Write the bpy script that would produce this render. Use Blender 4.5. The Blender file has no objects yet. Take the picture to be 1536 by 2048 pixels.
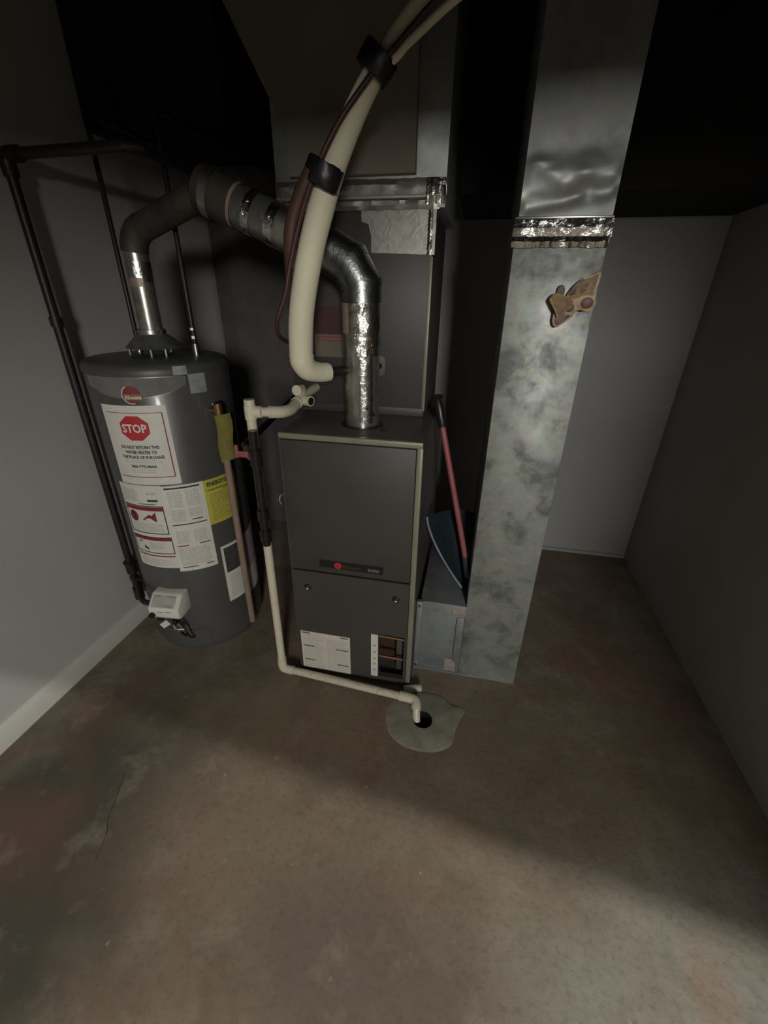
import bpy, bmesh, math, random
from mathutils import Vector, Matrix
random.seed(7)
S = bpy.context.scene
COL = S.collection
PI = math.pi
R_ = math.radians

# ------------------------------------------------------------------ camera
cd = bpy.data.cameras.new('camera')
cam = bpy.data.objects.new('camera', cd); COL.objects.link(cam)
CX = Vector((0.97930, 0.20184, 0.01492))      # right
CY = Vector((0.10392, -0.43824, -0.89283))    # image down
CZ = Vector((-0.17367, 0.87590, -0.45014))    # forward
M = Matrix((CX, -CY, -CZ)).transposed().to_4x4()
M.translation = Vector((0, 0, 1.40))
cam.matrix_world = M
cd.sensor_fit = 'HORIZONTAL'; cd.sensor_width = 36.0
cd.lens = 845 / 1536 * 36.0
cd.clip_start = 0.02
S.camera = cam

# ------------------------------------------------------------------ world, lamps, exposure
w = bpy.data.worlds.new('world'); S.world = w; w.use_nodes = True
w.node_tree.nodes['Background'].inputs[0].default_value = (0.55, 0.6, 0.62, 1)
w.node_tree.nodes['Background'].inputs[1].default_value = 0.012

def area(name, loc, target, sx, sy, power, col):
    l = bpy.data.lights.new(name, 'AREA'); l.shape = 'RECTANGLE'; l.size = sx; l.size_y = sy
    l.energy = power; l.color = col
    o = bpy.data.objects.new(name, l); COL.objects.link(o)
    o.location = loc
    d = Vector(target) - Vector(loc)
    o.rotation_euler = d.to_track_quat('-Z', 'Y').to_euler()
    return o
# lamp of the next room, seen through the wide opening behind the camera
area('hall_lamp', (1.20, -3.6, 2.05), (-0.3, 1.2, 0.8), 0.55, 0.8, 125, (1.0, 0.985, 0.915))
# strip lamp on the ceiling behind the added beam: the beam cuts its light off across the near floor
sl = area('strip_lamp', (0.90, -0.95, 2.32), (0.85, 0.4, 0.0), 0.05, 0.02, 36, (1.0, 0.975, 0.90))
sl.data.spread = R_(165)

S.view_settings.view_transform = 'Standard'
S.view_settings.look = 'None'
S.view_settings.exposure = 0.0
S.view_settings.gamma = 1.0
S.view_settings.use_curve_mapping = False

# ------------------------------------------------------------------ materials
def new_mat(name):
    m = bpy.data.materials.new(name); m.use_nodes = True
    nt = m.node_tree
    return m, nt, nt.nodes['Principled BSDF']

def N(nt, typ, **kw):
    n = nt.nodes.new(typ)
    for k, v in kw.items(): setattr(n, k, v)
    return n

def noise(nt, scale, detail=4, rough=0.55, dist=0.0, stretch=None):
    tc = N(nt, 'ShaderNodeTexCoord')
    n = N(nt, 'ShaderNodeTexNoise')
    n.inputs['Scale'].default_value = scale; n.inputs['Detail'].default_value = detail
    n.inputs['Roughness'].default_value = rough; n.inputs['Distortion'].default_value = dist
    if stretch:
        mp = N(nt, 'ShaderNodeMapping'); mp.inputs['Scale'].default_value = stretch
        nt.links.new(tc.outputs['Object'], mp.inputs[0]); nt.links.new(mp.outputs[0], n.inputs['Vector'])
    else:
        nt.links.new(tc.outputs['Object'], n.inputs['Vector'])
    return n.outputs['Fac']

def ramp(nt, src, stops):
    r = N(nt, 'ShaderNodeValToRGB')
    e = r.color_ramp.elements
    while len(e) < len(stops): e.new(0.5)
    for el, (p, c) in zip(e, stops):
        el.position = p; el.color = (c[0], c[1], c[2], 1) if not isinstance(c, (int, float)) else (c, c, c, 1)
    nt.links.new(src, r.inputs[0])
    return r.outputs[0]

def mix(nt, fac, a, b, mode='MIX'):
    m = N(nt, 'ShaderNodeMix'); m.data_type = 'RGBA'; m.blend_type = mode
    for sock, v in ((m.inputs[0], fac), (m.inputs[6], a), (m.inputs[7], b)):
        if hasattr(v, 'links'): nt.links.new(v, sock)
        elif isinstance(v, (int, float)): sock.default_value = v
        else: sock.default_value = (*v, 1)
    return m.outputs[2]

def bump(nt, b, src, strength, dist=0.005):
    n = N(nt, 'ShaderNodeBump'); n.inputs['Strength'].default_value = strength
    n.inputs['Distance'].default_value = dist
    nt.links.new(src, n.inputs['Height']); nt.links.new(n.outputs[0], b.inputs['Normal'])

def mat(name, col, rough=0.5, metal=0.0, var=0.12, scale=9, bmp=0.0, bscale=60, spec=0.5, coat=0.0):
    m, nt, b = new_mat(name)
    f = noise(nt, scale, 5)
    lo = tuple(c * (1 - var) for c in col); hi = tuple(min(1, c * (1 + var)) for c in col)
    nt.links.new(ramp(nt, f, [(0.3, lo), (0.7, hi)]), b.inputs['Base Color'])
    b.inputs['Roughness'].default_value = rough; b.inputs['Metallic'].default_value = metal
    b.inputs['Specular IOR Level'].default_value = spec
    if coat: b.inputs['Coat Weight'].default_value = coat; b.inputs['Coat Roughness'].default_value = 0.08
    if bmp: bump(nt, b, noise(nt, bscale, 4), bmp, 0.003)
    return m

def concrete():
    m, nt, b = new_mat('concrete_floor')
    c = ramp(nt, noise(nt, 1.5, 6, 0.55, 0.5), [(0.34, (0.128, 0.118, 0.082)), (0.46, (0.190, 0.158, 0.112)), (0.55, (0.215, 0.168, 0.122)), (0.66, (0.205, 0.190, 0.145))])
    c = mix(nt, ramp(nt, noise(nt, 6.5, 5, 0.6, 0.3), [(0.45, 0.0), (0.66, 0.7)]), c, (0.265, 0.225, 0.180))
    c = mix(nt, ramp(nt, noise(nt, 2.1, 7, 0.6, 0.9), [(0.50, 0.0), (0.66, 0.8)]), c, (0.205, 0.118, 0.088))
    c = mix(nt, ramp(nt, noise(nt, 3.3, 6, 0.6, 0.7), [(0.56, 0.0), (0.70, 0.8)]), c, (0.120, 0.110, 0.082))
    def stain_or_fade(cx, cy, sx, sy, col, amt, c):
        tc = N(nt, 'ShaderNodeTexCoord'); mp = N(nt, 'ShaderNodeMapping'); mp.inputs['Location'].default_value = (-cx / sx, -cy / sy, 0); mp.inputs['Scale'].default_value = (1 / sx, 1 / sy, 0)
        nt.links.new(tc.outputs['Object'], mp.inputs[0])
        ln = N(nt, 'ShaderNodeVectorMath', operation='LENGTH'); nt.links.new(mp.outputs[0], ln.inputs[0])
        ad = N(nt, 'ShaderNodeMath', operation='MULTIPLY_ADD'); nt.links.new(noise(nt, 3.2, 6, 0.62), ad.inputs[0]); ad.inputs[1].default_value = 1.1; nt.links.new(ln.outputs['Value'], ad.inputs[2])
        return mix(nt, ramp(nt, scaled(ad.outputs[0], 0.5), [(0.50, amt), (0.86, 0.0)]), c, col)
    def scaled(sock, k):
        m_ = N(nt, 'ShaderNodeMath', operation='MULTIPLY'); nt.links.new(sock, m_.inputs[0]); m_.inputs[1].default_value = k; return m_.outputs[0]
    c = stain_or_fade(-0.50, 0.62, 0.52, 0.34, (0.215, 0.165, 0.120), 0.8, c)
    c = stain_or_fade(-0.08, 0.36, 0.40, 0.24, (0.135, 0.105, 0.083), 0.9, c)
    c = stain_or_fade(0.85, 0.40, 0.62, 0.40, (0.275, 0.265, 0.225), 0.9, c)
    c = stain_or_fade(0.68, 0.50, 0.07, 0.09, (0.29, 0.20, 0.15), 0.7, c)
    c = stain_or_fade(-1.12, 0.30, 0.46, 0.85, (0.066, 0.062, 0.046), 0.97, c)  # olive stain, darkened further for the light fading to the left
    c = stain_or_fade(-1.16, 0.44, 0.22, 0.14, (0.125, 0.075, 0.055), 0.8, c)
    c = stain_or_fade(-0.36, 0.98, 0.55, 0.18, (0.225, 0.165, 0.110), 0.75, c)
    c = stain_or_fade(0.45, 0.98, 0.60, 0.25, (0.185, 0.140, 0.098), 0.7, c)
    c = mix(nt, ramp(nt, noise(nt, 3.7, 7, 0.62, 0.7), [(0.50, 0.0), (0.64, 0.55)]), c, mix(nt, 0.5, c, (0.17, 0.085, 0.062)))
    c = mix(nt, ramp(nt, noise(nt, 4.6, 7, 0.62, 0.4), [(0.53, 0.0), (0.66, 0.6)]), c, mix(nt, 0.45, c, (0.075, 0.068, 0.05)))
    c = mix(nt, ramp(nt, noise(nt, 9.0, 6, 0.6, 0.2), [(0.54, 0.0), (0.68, 0.5)]), c, mix(nt, 0.5, c, (0.34, 0.29, 0.23)))
    c = mix(nt, ramp(nt, noise(nt, 60, 4, 0.7), [(0.30, 0.35), (0.5, 0.0)]), c, (0.075, 0.06, 0.045))
    c = mix(nt, ramp(nt, noise(nt, 24, 2, 0.4), [(0.74, 0.0), (0.80, 0.6)]), c, (0.38, 0.33, 0.28))
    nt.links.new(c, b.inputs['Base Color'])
    nt.links.new(ramp(nt, noise(nt, 3, 4), [(0.3, 0.55), (0.7, 0.8)]), b.inputs['Roughness'])
    b.inputs['Specular IOR Level'].default_value = 0.3
    bump(nt, b, noise(nt, 40, 7, 0.65), 0.25, 0.006)
    return m

def galvanized(name, base, dark, rough=0.42, metal=0.75, scale=7, amount=0.8):
    m, nt, b = new_mat(name)
    f = noise(nt, scale, 6, 0.66, 0.15)
    c = ramp(nt, f, [(0.36, dark), (0.50, base), (0.68, tuple(min(1, x * 1.25) for x in base))])
    v = N(nt, 'ShaderNodeTexVoronoi'); v.inputs['Scale'].default_value = 45
    tc = N(nt, 'ShaderNodeTexCoord'); nt.links.new(tc.outputs['Object'], v.inputs['Vector'])
    c = mix(nt, 0.10 * amount, c, v.outputs['Color'], 'SOFT_LIGHT')
    nt.links.new(c, b.inputs['Base Color'])
    nt.links.new(ramp(nt, f, [(0.3, rough + 0.16), (0.7, rough)]), b.inputs['Roughness'])
    b.inputs['Metallic'].default_value = metal
    bump(nt, b, noise(nt, 5, 3, 0.5), 0.12, 0.012)
    return m

def foil(name, col=(0.80, 0.80, 0.77), rough=0.2, strength=0.55, scale=38, metal=1.0):
    m, nt, b = new_mat(name)
    f = noise(nt, scale, 5, 0.6, 1.2)
    nt.links.new(ramp(nt, f, [(0.35, tuple(c * 0.78 for c in col)), (0.65, col)]), b.inputs['Base Color'])
    b.inputs['Metallic'].default_value = metal; b.inputs['Roughness'].default_value = rough
    bump(nt, b, f, strength, 0.006)
    return m

def pvc(name, col, grime):
    m, nt, b = new_mat(name)
    c = mix(nt, ramp(nt, noise(nt, 70, 4, 0.7), [(0.52, 0.0), (0.70, grime)]), col, (0.16, 0.13, 0.09))
    c = mix(nt, ramp(nt, noise(nt, 6, 3), [(0.35, 0.0), (0.7, 0.35)]), c, tuple(x * y for x, y in zip(col, (0.82, 0.74, 0.62))))
    nt.links.new(c, b.inputs['Base Color']); b.inputs['Roughness'].default_value = 0.4
    return m

MT = {}
MT['floor'] = concrete()
MT['patch'] = mat('cement_patch', (0.25, 0.245, 0.19), 0.85, 0, 0.2, 16, 0.35, 70, 0.2)
MT['hole'] = mat('drain_pipe_black', (0.012, 0.011, 0.010), 0.7, 0, 0.1, 9, 0, 60, 0.1)
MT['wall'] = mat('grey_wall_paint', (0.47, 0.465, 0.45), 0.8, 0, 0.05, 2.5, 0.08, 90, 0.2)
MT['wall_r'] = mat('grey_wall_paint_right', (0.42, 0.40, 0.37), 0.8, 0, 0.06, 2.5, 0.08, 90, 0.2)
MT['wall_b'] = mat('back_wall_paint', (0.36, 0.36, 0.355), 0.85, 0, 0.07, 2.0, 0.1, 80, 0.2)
MT['wall_shade'] = mat('dark_wall_shade', (0.095, 0.085, 0.085), 0.9, 0, 0.2, 6, 0.2, 50, 0.1)  # shade on the back wall, put into a dark colour
MT['white_trim'] = mat('white_trim_paint', (0.58, 0.57, 0.53), 0.55, 0, 0.05, 5)
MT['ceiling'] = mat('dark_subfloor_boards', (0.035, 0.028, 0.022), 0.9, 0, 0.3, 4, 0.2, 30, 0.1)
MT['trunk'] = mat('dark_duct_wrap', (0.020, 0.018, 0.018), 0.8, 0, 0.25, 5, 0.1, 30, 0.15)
MT['galv'] = galvanized('galvanized_duct', (0.285, 0.297, 0.28), (0.15, 0.157, 0.148), 0.46, 0.5, 11)
MT['galv_flat'] = galvanized('galvanized_plain', (0.30, 0.31, 0.305), (0.22, 0.225, 0.22), 0.42, 0.6, 4)
MT['galv_boot'] = galvanized('galvanized_boot', (0.24, 0.26, 0.265), (0.17, 0.185, 0.19), 0.48, 0.5, 6)
MT['flue'] = galvanized('flue_pipe_metal', (0.50, 0.50, 0.455), (0.33, 0.33, 0.29), 0.20, 0.88, 14)
MT['flue_dull'] = galvanized('flue_elbow_dull', (0.20, 0.205, 0.20), (0.09, 0.09, 0.09), 0.42, 0.7, 16)
MT['flue_elbow'] = foil('flue_elbow_foil', (0.30, 0.31, 0.30), 0.34, 0.35, 22)
MT['flue_slant'] = galvanized('flue_slant_metal', (0.26, 0.255, 0.235), (0.15, 0.145, 0.13), 0.3, 0.8, 14)
MT['flue_shaded'] = galvanized('vent_connector_shaded', (0.07, 0.06, 0.05), (0.035, 0.03, 0.028), 0.55, 0.5, 10)  # shade on the vent's underside, put into the metal colour
MT['foil'] = foil('foil_tape')
MT['foil_seam'] = foil('foil_seam_tape', (0.60, 0.60, 0.56), 0.24, 0.3, 55)
MT['foil_soft'] = foil('foil_tape_smooth', (0.50, 0.495, 0.45), 0.40, 0.10, 26)
MT['foil_tan_glint'] = foil('foil_tape_tan_glint', (0.36, 0.27, 0.21), 0.45, 0.15, 20, 0.25)  # tan reflection on the foil, put into its base colour
MT['foil_pink'] = foil('foil_tape_pinkish', (0.42, 0.36, 0.34), 0.42, 0.4, 30, 0.3)
MT['furnace'] = mat('furnace_brown_enamel', (0.078, 0.073, 0.065), 0.45, 0, 0.08, 6, 0.05, 120)
MT['furnace_door'] = mat('furnace_door_enamel', (0.052, 0.0475, 0.043), 0.5, 0, 0.08, 6, 0.05, 120)
MT['furnace_edge'] = mat('furnace_edge_tan', (0.235, 0.225, 0.165), 0.4, 0.1, 0.1, 8)
MT['coil'] = mat('coil_cabinet_enamel', (0.040, 0.0355, 0.031), 0.5, 0, 0.1, 5, 0.05, 90)
MT['panel'] = mat('plenum_panel_olive', (0.20, 0.175, 0.14), 0.6, 0.1, 0.1, 5)
MT['tank'] = mat('tank_grey_enamel', (0.082, 0.081, 0.079), 0.36, 0.15, 0.1, 5, 0.03, 60, 0.5, 0.15)
MT['tank_top'] = mat('tank_cap_dark', (0.06, 0.06, 0.058), 0.45, 0, 0.1, 5)
MT['band'] = mat('clear_film', (0.20, 0.20, 0.195), 0.16, 0.3, 0.15, 14, 0.2, 30, 0.6, 0.4)
MT['paper'] = mat('label_paper', (0.62, 0.60, 0.55), 0.6, 0, 0.05, 20)
MT['paper_warm'] = mat('label_paper_warm', (0.58, 0.53, 0.47), 0.55, 0, 0.06, 14)
MT['pink'] = mat('label_pink', (0.42, 0.30, 0.32), 0.6, 0, 0.06, 14)
MT['sticker_grey'] = mat('sticker_silver', (0.32, 0.34, 0.34), 0.45, 0.2, 0.2, 40)
MT['ink'] = mat('ink_black', (0.03, 0.028, 0.03), 0.7, 0, 0.1, 9)
MT['ink_grey'] = mat('ink_grey', (0.30, 0.29, 0.28), 0.7, 0, 0.1, 9)
MT['ink_light'] = mat('ink_pale_grey', (0.44, 0.43, 0.40), 0.7, 0, 0.08, 9)
MT['red'] = mat('ink_red', (0.44, 0.025, 0.03), 0.6, 0, 0.1, 9)
MT['red_dark'] = mat('ink_dark_red', (0.20, 0.022, 0.025), 0.6, 0, 0.1, 9)
MT['label_olive'] = mat('label_olive', (0.12, 0.105, 0.075), 0.6, 0, 0.1, 9)
MT['red_deep'] = mat('label_deep_red', (0.040, 0.010, 0.010), 0.6, 0, 0.1, 9)
MT['white_ink'] = mat('ink_white', (0.66, 0.62, 0.58), 0.6, 0, 0.04, 9)
MT['yellow'] = mat('label_yellow', (0.47, 0.43, 0.055), 0.6, 0, 0.1, 12)
MT['yellow_tag'] = mat('tag_yellow', (0.50, 0.46, 0.14), 0.6, 0, 0.12, 25, 0.1, 40)
MT['photo_dark'] = mat('label_photo_dark', (0.05, 0.048, 0.042), 0.6, 0, 0.4, 50)
MT['valve'] = mat('valve_plastic', (0.66, 0.65, 0.58), 0.4, 0, 0.04, 12)
MT['valve_grey'] = mat('valve_label_grey', (0.42, 0.41, 0.40), 0.5, 0, 0.08, 30)
MT['black'] = mat('black_plastic', (0.012, 0.012, 0.013), 0.35, 0, 0.1, 9)
MT['tape_black'] = mat('black_electrical_tape', (0.010, 0.010, 0.011), 0.38, 0, 0.2, 30, 0.3, 50)
MT['inner'] = mat('furnace_inside_brown', (0.055, 0.028, 0.018), 0.6, 0.2, 0.2, 20)
MT['iron'] = mat('black_iron_pipe', (0.022, 0.019, 0.019), 0.45, 0.3, 0.2, 20, 0.1, 60)
MT['iron_gloss'] = mat('black_iron_gloss', (0.030, 0.026, 0.023), 0.28, 0.5, 0.3, 30, 0.5, 45)
MT['brass'] = mat('valve_brass', (0.30, 0.20, 0.10), 0.35, 0.9, 0.15, 20)
MT['steel'] = mat('bright_steel', (0.60, 0.58, 0.54), 0.28, 1.0, 0.08, 20)
MT['copper'] = mat('copper_tube', (0.42, 0.23, 0.14), 0.3, 0.9, 0.15, 20)
MT['cpvc'] = mat('tan_discharge_pipe', (0.24, 0.17, 0.125), 0.5, 0, 0.12, 14)
MT['pvc'] = pvc('white_pvc', (0.64, 0.60, 0.47), 0.25)
MT['pvc_dirty'] = pvc('white_pvc_speckled', (0.60, 0.55, 0.45), 0.75)
MT['pvc_pink'] = pvc('white_pvc_primer_stain', (0.66, 0.56, 0.50), 0.3)
MT['insul'] = mat('white_insulation', (0.70, 0.66, 0.50), 0.65, 0, 0.05, 8, 0.15, 40)
MT['wire_red'] = mat('red_wire_sheath', (0.052, 0.018, 0.016), 0.5, 0, 0.1, 9)
MT['wire_brown'] = mat('brown_wire_sheath', (0.075, 0.036, 0.026), 0.5, 0, 0.1, 9)
MT['shaft_red'] = mat('shovel_red_shaft', (0.30, 0.085, 0.085), 0.42, 0, 0.18, 10)
MT['blade'] = mat('shovel_blue_blade', (0.030, 0.046, 0.060), 0.32, 0, 0.2, 8)
MT['blade_edge'] = mat('shovel_worn_edge', (0.22, 0.27, 0.30), 0.35, 0.3, 0.2, 12)
MT['orn'] = mat('ornament_orange_brown', (0.20, 0.115, 0.042), 0.6, 0, 0.4, 45, 0.5, 70)
MT['valve_grey_dark'] = mat('ornament_dark_stub', (0.10, 0.08, 0.05), 0.6, 0, 0.2, 40)
MT['orn_rim'] = mat('ornament_pale_rim', (0.33, 0.215, 0.11), 0.5, 0, 0.2, 40)
MT['orn_spot'] = mat('ornament_dark_spot', (0.075, 0.026, 0.014), 0.5, 0, 0.2, 40)
MT['bulbglass'] = mat('x', (0.5, 0.5, 0.5))

# ------------------------------------------------------------------ mesh helpers
ROOT = {}          # object -> world location its vertices are relative to

def link(name, bm, m, parent=None, smooth=35, world=None):
    me = bpy.data.meshes.new(name)
    bmesh.ops.recalc_face_normals(bm, faces=bm.faces[:]) if smooth is not None and not getattr(bm, 'flat_print', False) else None
    if parent is not None:
        off = ROOT[parent.name]
    elif world is not None:
        off = Vector(world)
    else:
        xs = [v.co.x for v in bm.verts]; ys = [v.co.y for v in bm.verts]; zs = [v.co.z for v in bm.verts]
        off = Vector(((min(xs) + max(xs)) / 2, (min(ys) + max(ys)) / 2, min(zs)))
    for v in bm.verts: v.co -= off
    bm.to_mesh(me); bm.free()
    ms = m if isinstance(m, (list, tuple)) else [m]
    for x in ms: me.materials.append(MT[x])
    if smooth:
        me.shade_smooth(); me.set_sharp_from_angle(angle=R_(smooth))
    o = bpy.data.objects.new(name, me); COL.objects.link(o)
    ROOT[o.name] = off
    if parent is not None: o.parent = parent
    else: o.location = off
    return o

def tag(o, label=None, cat=None, group=None, kind=None):
    if label: o['label'] = label
    if cat: o['category'] = cat
    if group: o['group'] = group
    if kind: o['kind'] = kind
    return o

def thing(name, loc, label, cat, group=None):
    o = bpy.data.objects.new(name, None); COL.objects.link(o)
    o.empty_display_size = 0.1
    o.location = loc; ROOT[o.name] = Vector(loc)
    return tag(o, label, cat, group)

def struct(name, bm, m, parent=None):
    o = link(name, bm, m, parent)
    if parent is None: o['kind'] = 'structure'
    return o

def BM(): return bmesh.new()

def add(bm, vs, fs):
    b = [bm.verts.new(v) for v in vs]
    for f in fs:
        try: bm.faces.new([b[i] for i in f])
        except ValueError: pass
    return b

def box(bm, x0, x1, y0, y1, z0, z1, bev=0.0, seg=2):
    t = bmesh.new()
    add(t, [(x0, y0, z0), (x1, y0, z0), (x1, y1, z0), (x0, y1, z0), (x0, y0, z1), (x1, y0, z1), (x1, y1, z1), (x0, y1, z1)],
        [(3, 2, 1, 0), (4, 5, 6, 7), (0, 1, 5, 4), (1, 2, 6, 5), (2, 3, 7, 6), (3, 0, 4, 7)])
    if bev:
        bmesh.ops.bevel(t, geom=t.edges[:], offset=bev, segments=seg, profile=0.5, affect='EDGES')
    merge(bm, t)
    return bm

def merge(bm, t, mtx=None):
    if mtx is not None: bmesh.ops.transform(t, matrix=mtx, verts=t.verts[:])
    mp = {v: bm.verts.new(v.co) for v in t.verts}
    for f in t.faces:
        try:
            nf = bm.faces.new([mp[v] for v in f.verts]); nf.material_index = f.material_index
        except ValueError: pass
    t.free()

def catmull(pts, n=8):
    P = [Vector(p) for p in pts]; out = []
    for i in range(len(P) - 1):
        p0 = P[i - 1] if i else P[i] * 2 - P[i + 1]
        p1, p2 = P[i], P[i + 1]
        p3 = P[i + 2] if i + 2 < len(P) else P[i + 1] * 2 - P[i]
        for k in range(n):
            t = k / n
            out.append(0.5 * ((2 * p1) + (p2 - p0) * t + (2 * p0 - 5 * p1 + 4 * p2 - p3) * t * t + (3 * p1 - p0 - 3 * p2 + p3) * t ** 3))
    out.append(P[-1]); return out

def tube(bm, pts, r, seg=20, smooth=0, caps=True, jitter=0.0, start=None):
    if smooth:
        n0 = len(pts)
        rr = r if isinstance(r, (list, tuple)) else [r] * n0
        P = catmull(pts, smooth); rad = []
        for i in range(len(P)):
            u = i / smooth; k = min(int(u), n0 - 2); rad.append(rr[k] + (rr[k + 1] - rr[k]) * (u - k))
    else:
        P = [Vector(p) for p in pts]
        rad = list(r) if isinstance(r, (list, tuple)) else [r] * len(P)
    rings = []; ref = None
    for i, p in enumerate(P):
        a = (P[i] - P[i - 1]).normalized() if i else (P[1] - P[0]).normalized()
        b = (P[i + 1] - P[i]).normalized() if i + 1 < len(P) else a
        d = (a + b).normalized()
        if ref is None:
            ref = Vector((0, 0, 1)) if abs(d.z) < 0.9 else Vector((1, 0, 0))
        u = (ref - d * ref.dot(d)).normalized(); v = d.cross(u); ref = u
        # mitre stretch
        c = max(0.5, a.dot(d)); ring = []
        bend = (b - a); 
        for k in range(seg):
            t = 2 * PI * k / seg
            q = u * math.cos(t) + v * math.sin(t)
            rr = rad[i] * (1 + random.uniform(-jitter, jitter))
            s = 1.0
            if bend.length > 1e-4:
                bn = bend.normalized(); comp = q.dot(bn)
                q = q + bn * comp * (1 / c - 1)
            ring.append(bm.verts.new(p + q * rr))
        rings.append(ring)
    for A, B in zip(rings, rings[1:]):
        for k in range(seg):
            bm.faces.new((A[k], A[(k + 1) % seg], B[(k + 1) % seg], B[k]))
    if caps:
        bm.faces.new(rings[0][::-1]); bm.faces.new(rings[-1])
    return bm

def lathe(bm, prof, cx, cy, seg=48, close=False):
    rings = []
    for (r, z) in prof:
        if r < 1e-6: rings.append([bm.verts.new((cx, cy, z))])
        else: rings.append([bm.verts.new((cx + r * math.cos(2 * PI * k / seg), cy + r * math.sin(2 * PI * k / seg), z)) for k in range(seg)])
    for A, B in zip(rings, rings[1:]):
        for k in range(seg):
            k2 = (k + 1) % seg
            if len(A) == 1 and len(B) == 1: continue
            if len(A) == 1: bm.faces.new((A[0], B[k2], B[k]))
            elif len(B) == 1: bm.faces.new((A[k], A[k2], B[0]))
            else: bm.faces.new((A[k], A[k2], B[k2], B[k]))
    return bm

def prism(bm, outline, y0, y1):
    """outline: list of (x, z) extruded between y0 and y1"""
    n = len(outline)
    a = [bm.verts.new((x, y0, z)) for x, z in outline]; b = [bm.verts.new((x, y1, z)) for x, z in outline]
    bm.faces.new(a); bm.faces.new(b[::-1])
    for i in range(n): bm.faces.new((a[i], b[i], b[(i + 1) % n], a[(i + 1) % n]))
    return bm

# surfaces that carry print: a map from label coordinates (x along, y up, d off the surface) to the world
def plane_front(x0, z0, y):           # faces -Y
    return lambda x, z, d: Vector((x0 + x, y - d, z0 + z))
WHX, WHY, WHR = -1.138, 1.433, 0.240
def wrap(phi_c, zc, r=WHR):           # on the tank
    return lambda x, z, d: Vector((WHX + (r + d) * math.cos(R_(phi_c) + x / r), WHY + (r + d) * math.sin(R_(phi_c) + x / r), zc + z))

def patch(bm, f, x0, x1, z0, z1, d=0.001, nx=1, shear=0.0):
    """thin sheet (front face and rim) on the surface f"""
    top = []; bot = []
    for i in range(nx + 1):
        x = x0 + (x1 - x0) * i / nx; s = shear * (i / nx - 0.5)
        top.append((bm.verts.new(f(x, z1 + s, d)), bm.verts.new(f(x, z1 + s, -0.0005))))
        bot.append((bm.verts.new(f(x, z0 + s, d)), bm.verts.new(f(x, z0 + s, -0.0005))))
    for i in range(nx):
        bm.faces.new((bot[i][0], bot[i + 1][0], top[i + 1][0], top[i][0]))
        bm.faces.new((top[i][0], top[i + 1][0], top[i + 1][1], top[i][1]))
        bm.faces.new((bot[i][1], bot[i + 1][1], bot[i + 1][0], bot[i][0]))
    for i in (0, nx):
        bm.faces.new((bot[i][0], top[i][0], top[i][1], bot[i][1]))
    return bm

def poly_patch(bm, f, pts, d=0.001, rings=4):
    """filled outline on surface f (rings from the centroid, so that it follows a curved surface)"""
    cx = sum(p[0] for p in pts) / len(pts); cz = sum(p[1] for p in pts) / len(pts); n = len(pts)
    c = bm.verts.new(f(cx, cz, d)); prev = None
    for k in range(1, rings + 1):
        u = k / rings; vs = [bm.verts.new(f(cx + (x - cx) * u, cz + (z - cz) * u, d)) for x, z in pts]
        for i in range(n):
            j = (i + 1) % n
            if prev is None: bm.faces.new((c, vs[i], vs[j]))
            else: bm.faces.new((prev[i], vs[i], vs[j], prev[j]))
        prev = vs
    vb = [bm.verts.new(f(x, z, -0.0005)) for x, z in pts]
    for i in range(n):
        j = (i + 1) % n; bm.faces.new((prev[j], prev[i], vb[i], vb[j]))
    return bm

def dense(pts, n=4):
    out = []
    for i, p in enumerate(pts):
        q = pts[(i + 1) % len(pts)]
        out += [(p[0] + (q[0] - p[0]) * k / n, p[1] + (q[1] - p[1]) * k / n) for k in range(n)]
    return out

_txt = {}
def text_geo(s, bold=0.0):
    if (s, bold) in _txt: return _txt[(s, bold)]
    cu = bpy.data.curves.new('t', 'FONT'); cu.body = s; cu.size = 1.0; cu.resolution_u = 2; cu.offset = bold
    o = bpy.data.objects.new('t', cu); COL.objects.link(o)
    dg = bpy.context.evaluated_depsgraph_get(); e = o.evaluated_get(dg); me = e.to_mesh()
    V = [(v.co.x, v.co.y) for v in me.vertices]; F = [tuple(p.vertices) for p in me.polygons]
    e.to_mesh_clear(); bpy.data.objects.remove(o); bpy.data.curves.remove(cu)
    x0 = min(v[0] for v in V); x1 = max(v[0] for v in V); y0 = min(v[1] for v in V); y1 = max(v[1] for v in V)
    V = [((x - x0) / (x1 - x0), (y - y0) / (y1 - y0)) for x, y in V]
    _txt[(s, bold)] = (V, F); return V, F

def text(bm, f, s, x0, x1, z0, z1, d=0.0018, bold=0.02, rot=0):
    V, F = text_geo(s, bold)
    if rot:
        cx, cz = (x0 + x1) / 2, (z0 + z1) / 2; c, sn = math.cos(rot), math.sin(rot)
        def g(x, z):
            dx, dz = x - cx, z - cz
            return f(cx + dx * c - dz * sn, cz + dx * sn + dz * c, d)
    else:
        g = lambda x, z: f(x, z, d)
    add(bm, [g(x0 + (x1 - x0) * u, z0 + (z1 - z0) * v) for u, v in V], F)

def bars(bm, f, x0, x1, z0, z1, rows, d=0.0014, fill=0.5, ragged=0.25):
    """small print too fine to read: rows of word-like strips"""
    h = (z1 - z0) / rows
    for k in range(rows):
        za = z1 - (k + 1) * h + h * (1 - fill) / 2; zb = za + h * fill
        x = x0; xe = x1 - random.random() * ragged * (x1 - x0)
        while x < xe:
            wd = min(random.uniform(0.006, 0.02), xe - x)
            patch(bm, f, x, x + wd, za, zb, d); x += wd + 0.003

def frame_rect(bm, f, x0, x1, z0, z1, t, d=0.0014, nx=8):
    patch(bm, f, x0, x1, z1 - t, z1, d, nx); patch(bm, f, x0, x1, z0, z0 + t, d, nx)
    patch(bm, f, x0, x0 + t, z0 + t, z1 - t, d); patch(bm, f, x1 - t, x1, z0 + t, z1 - t, d)

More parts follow.
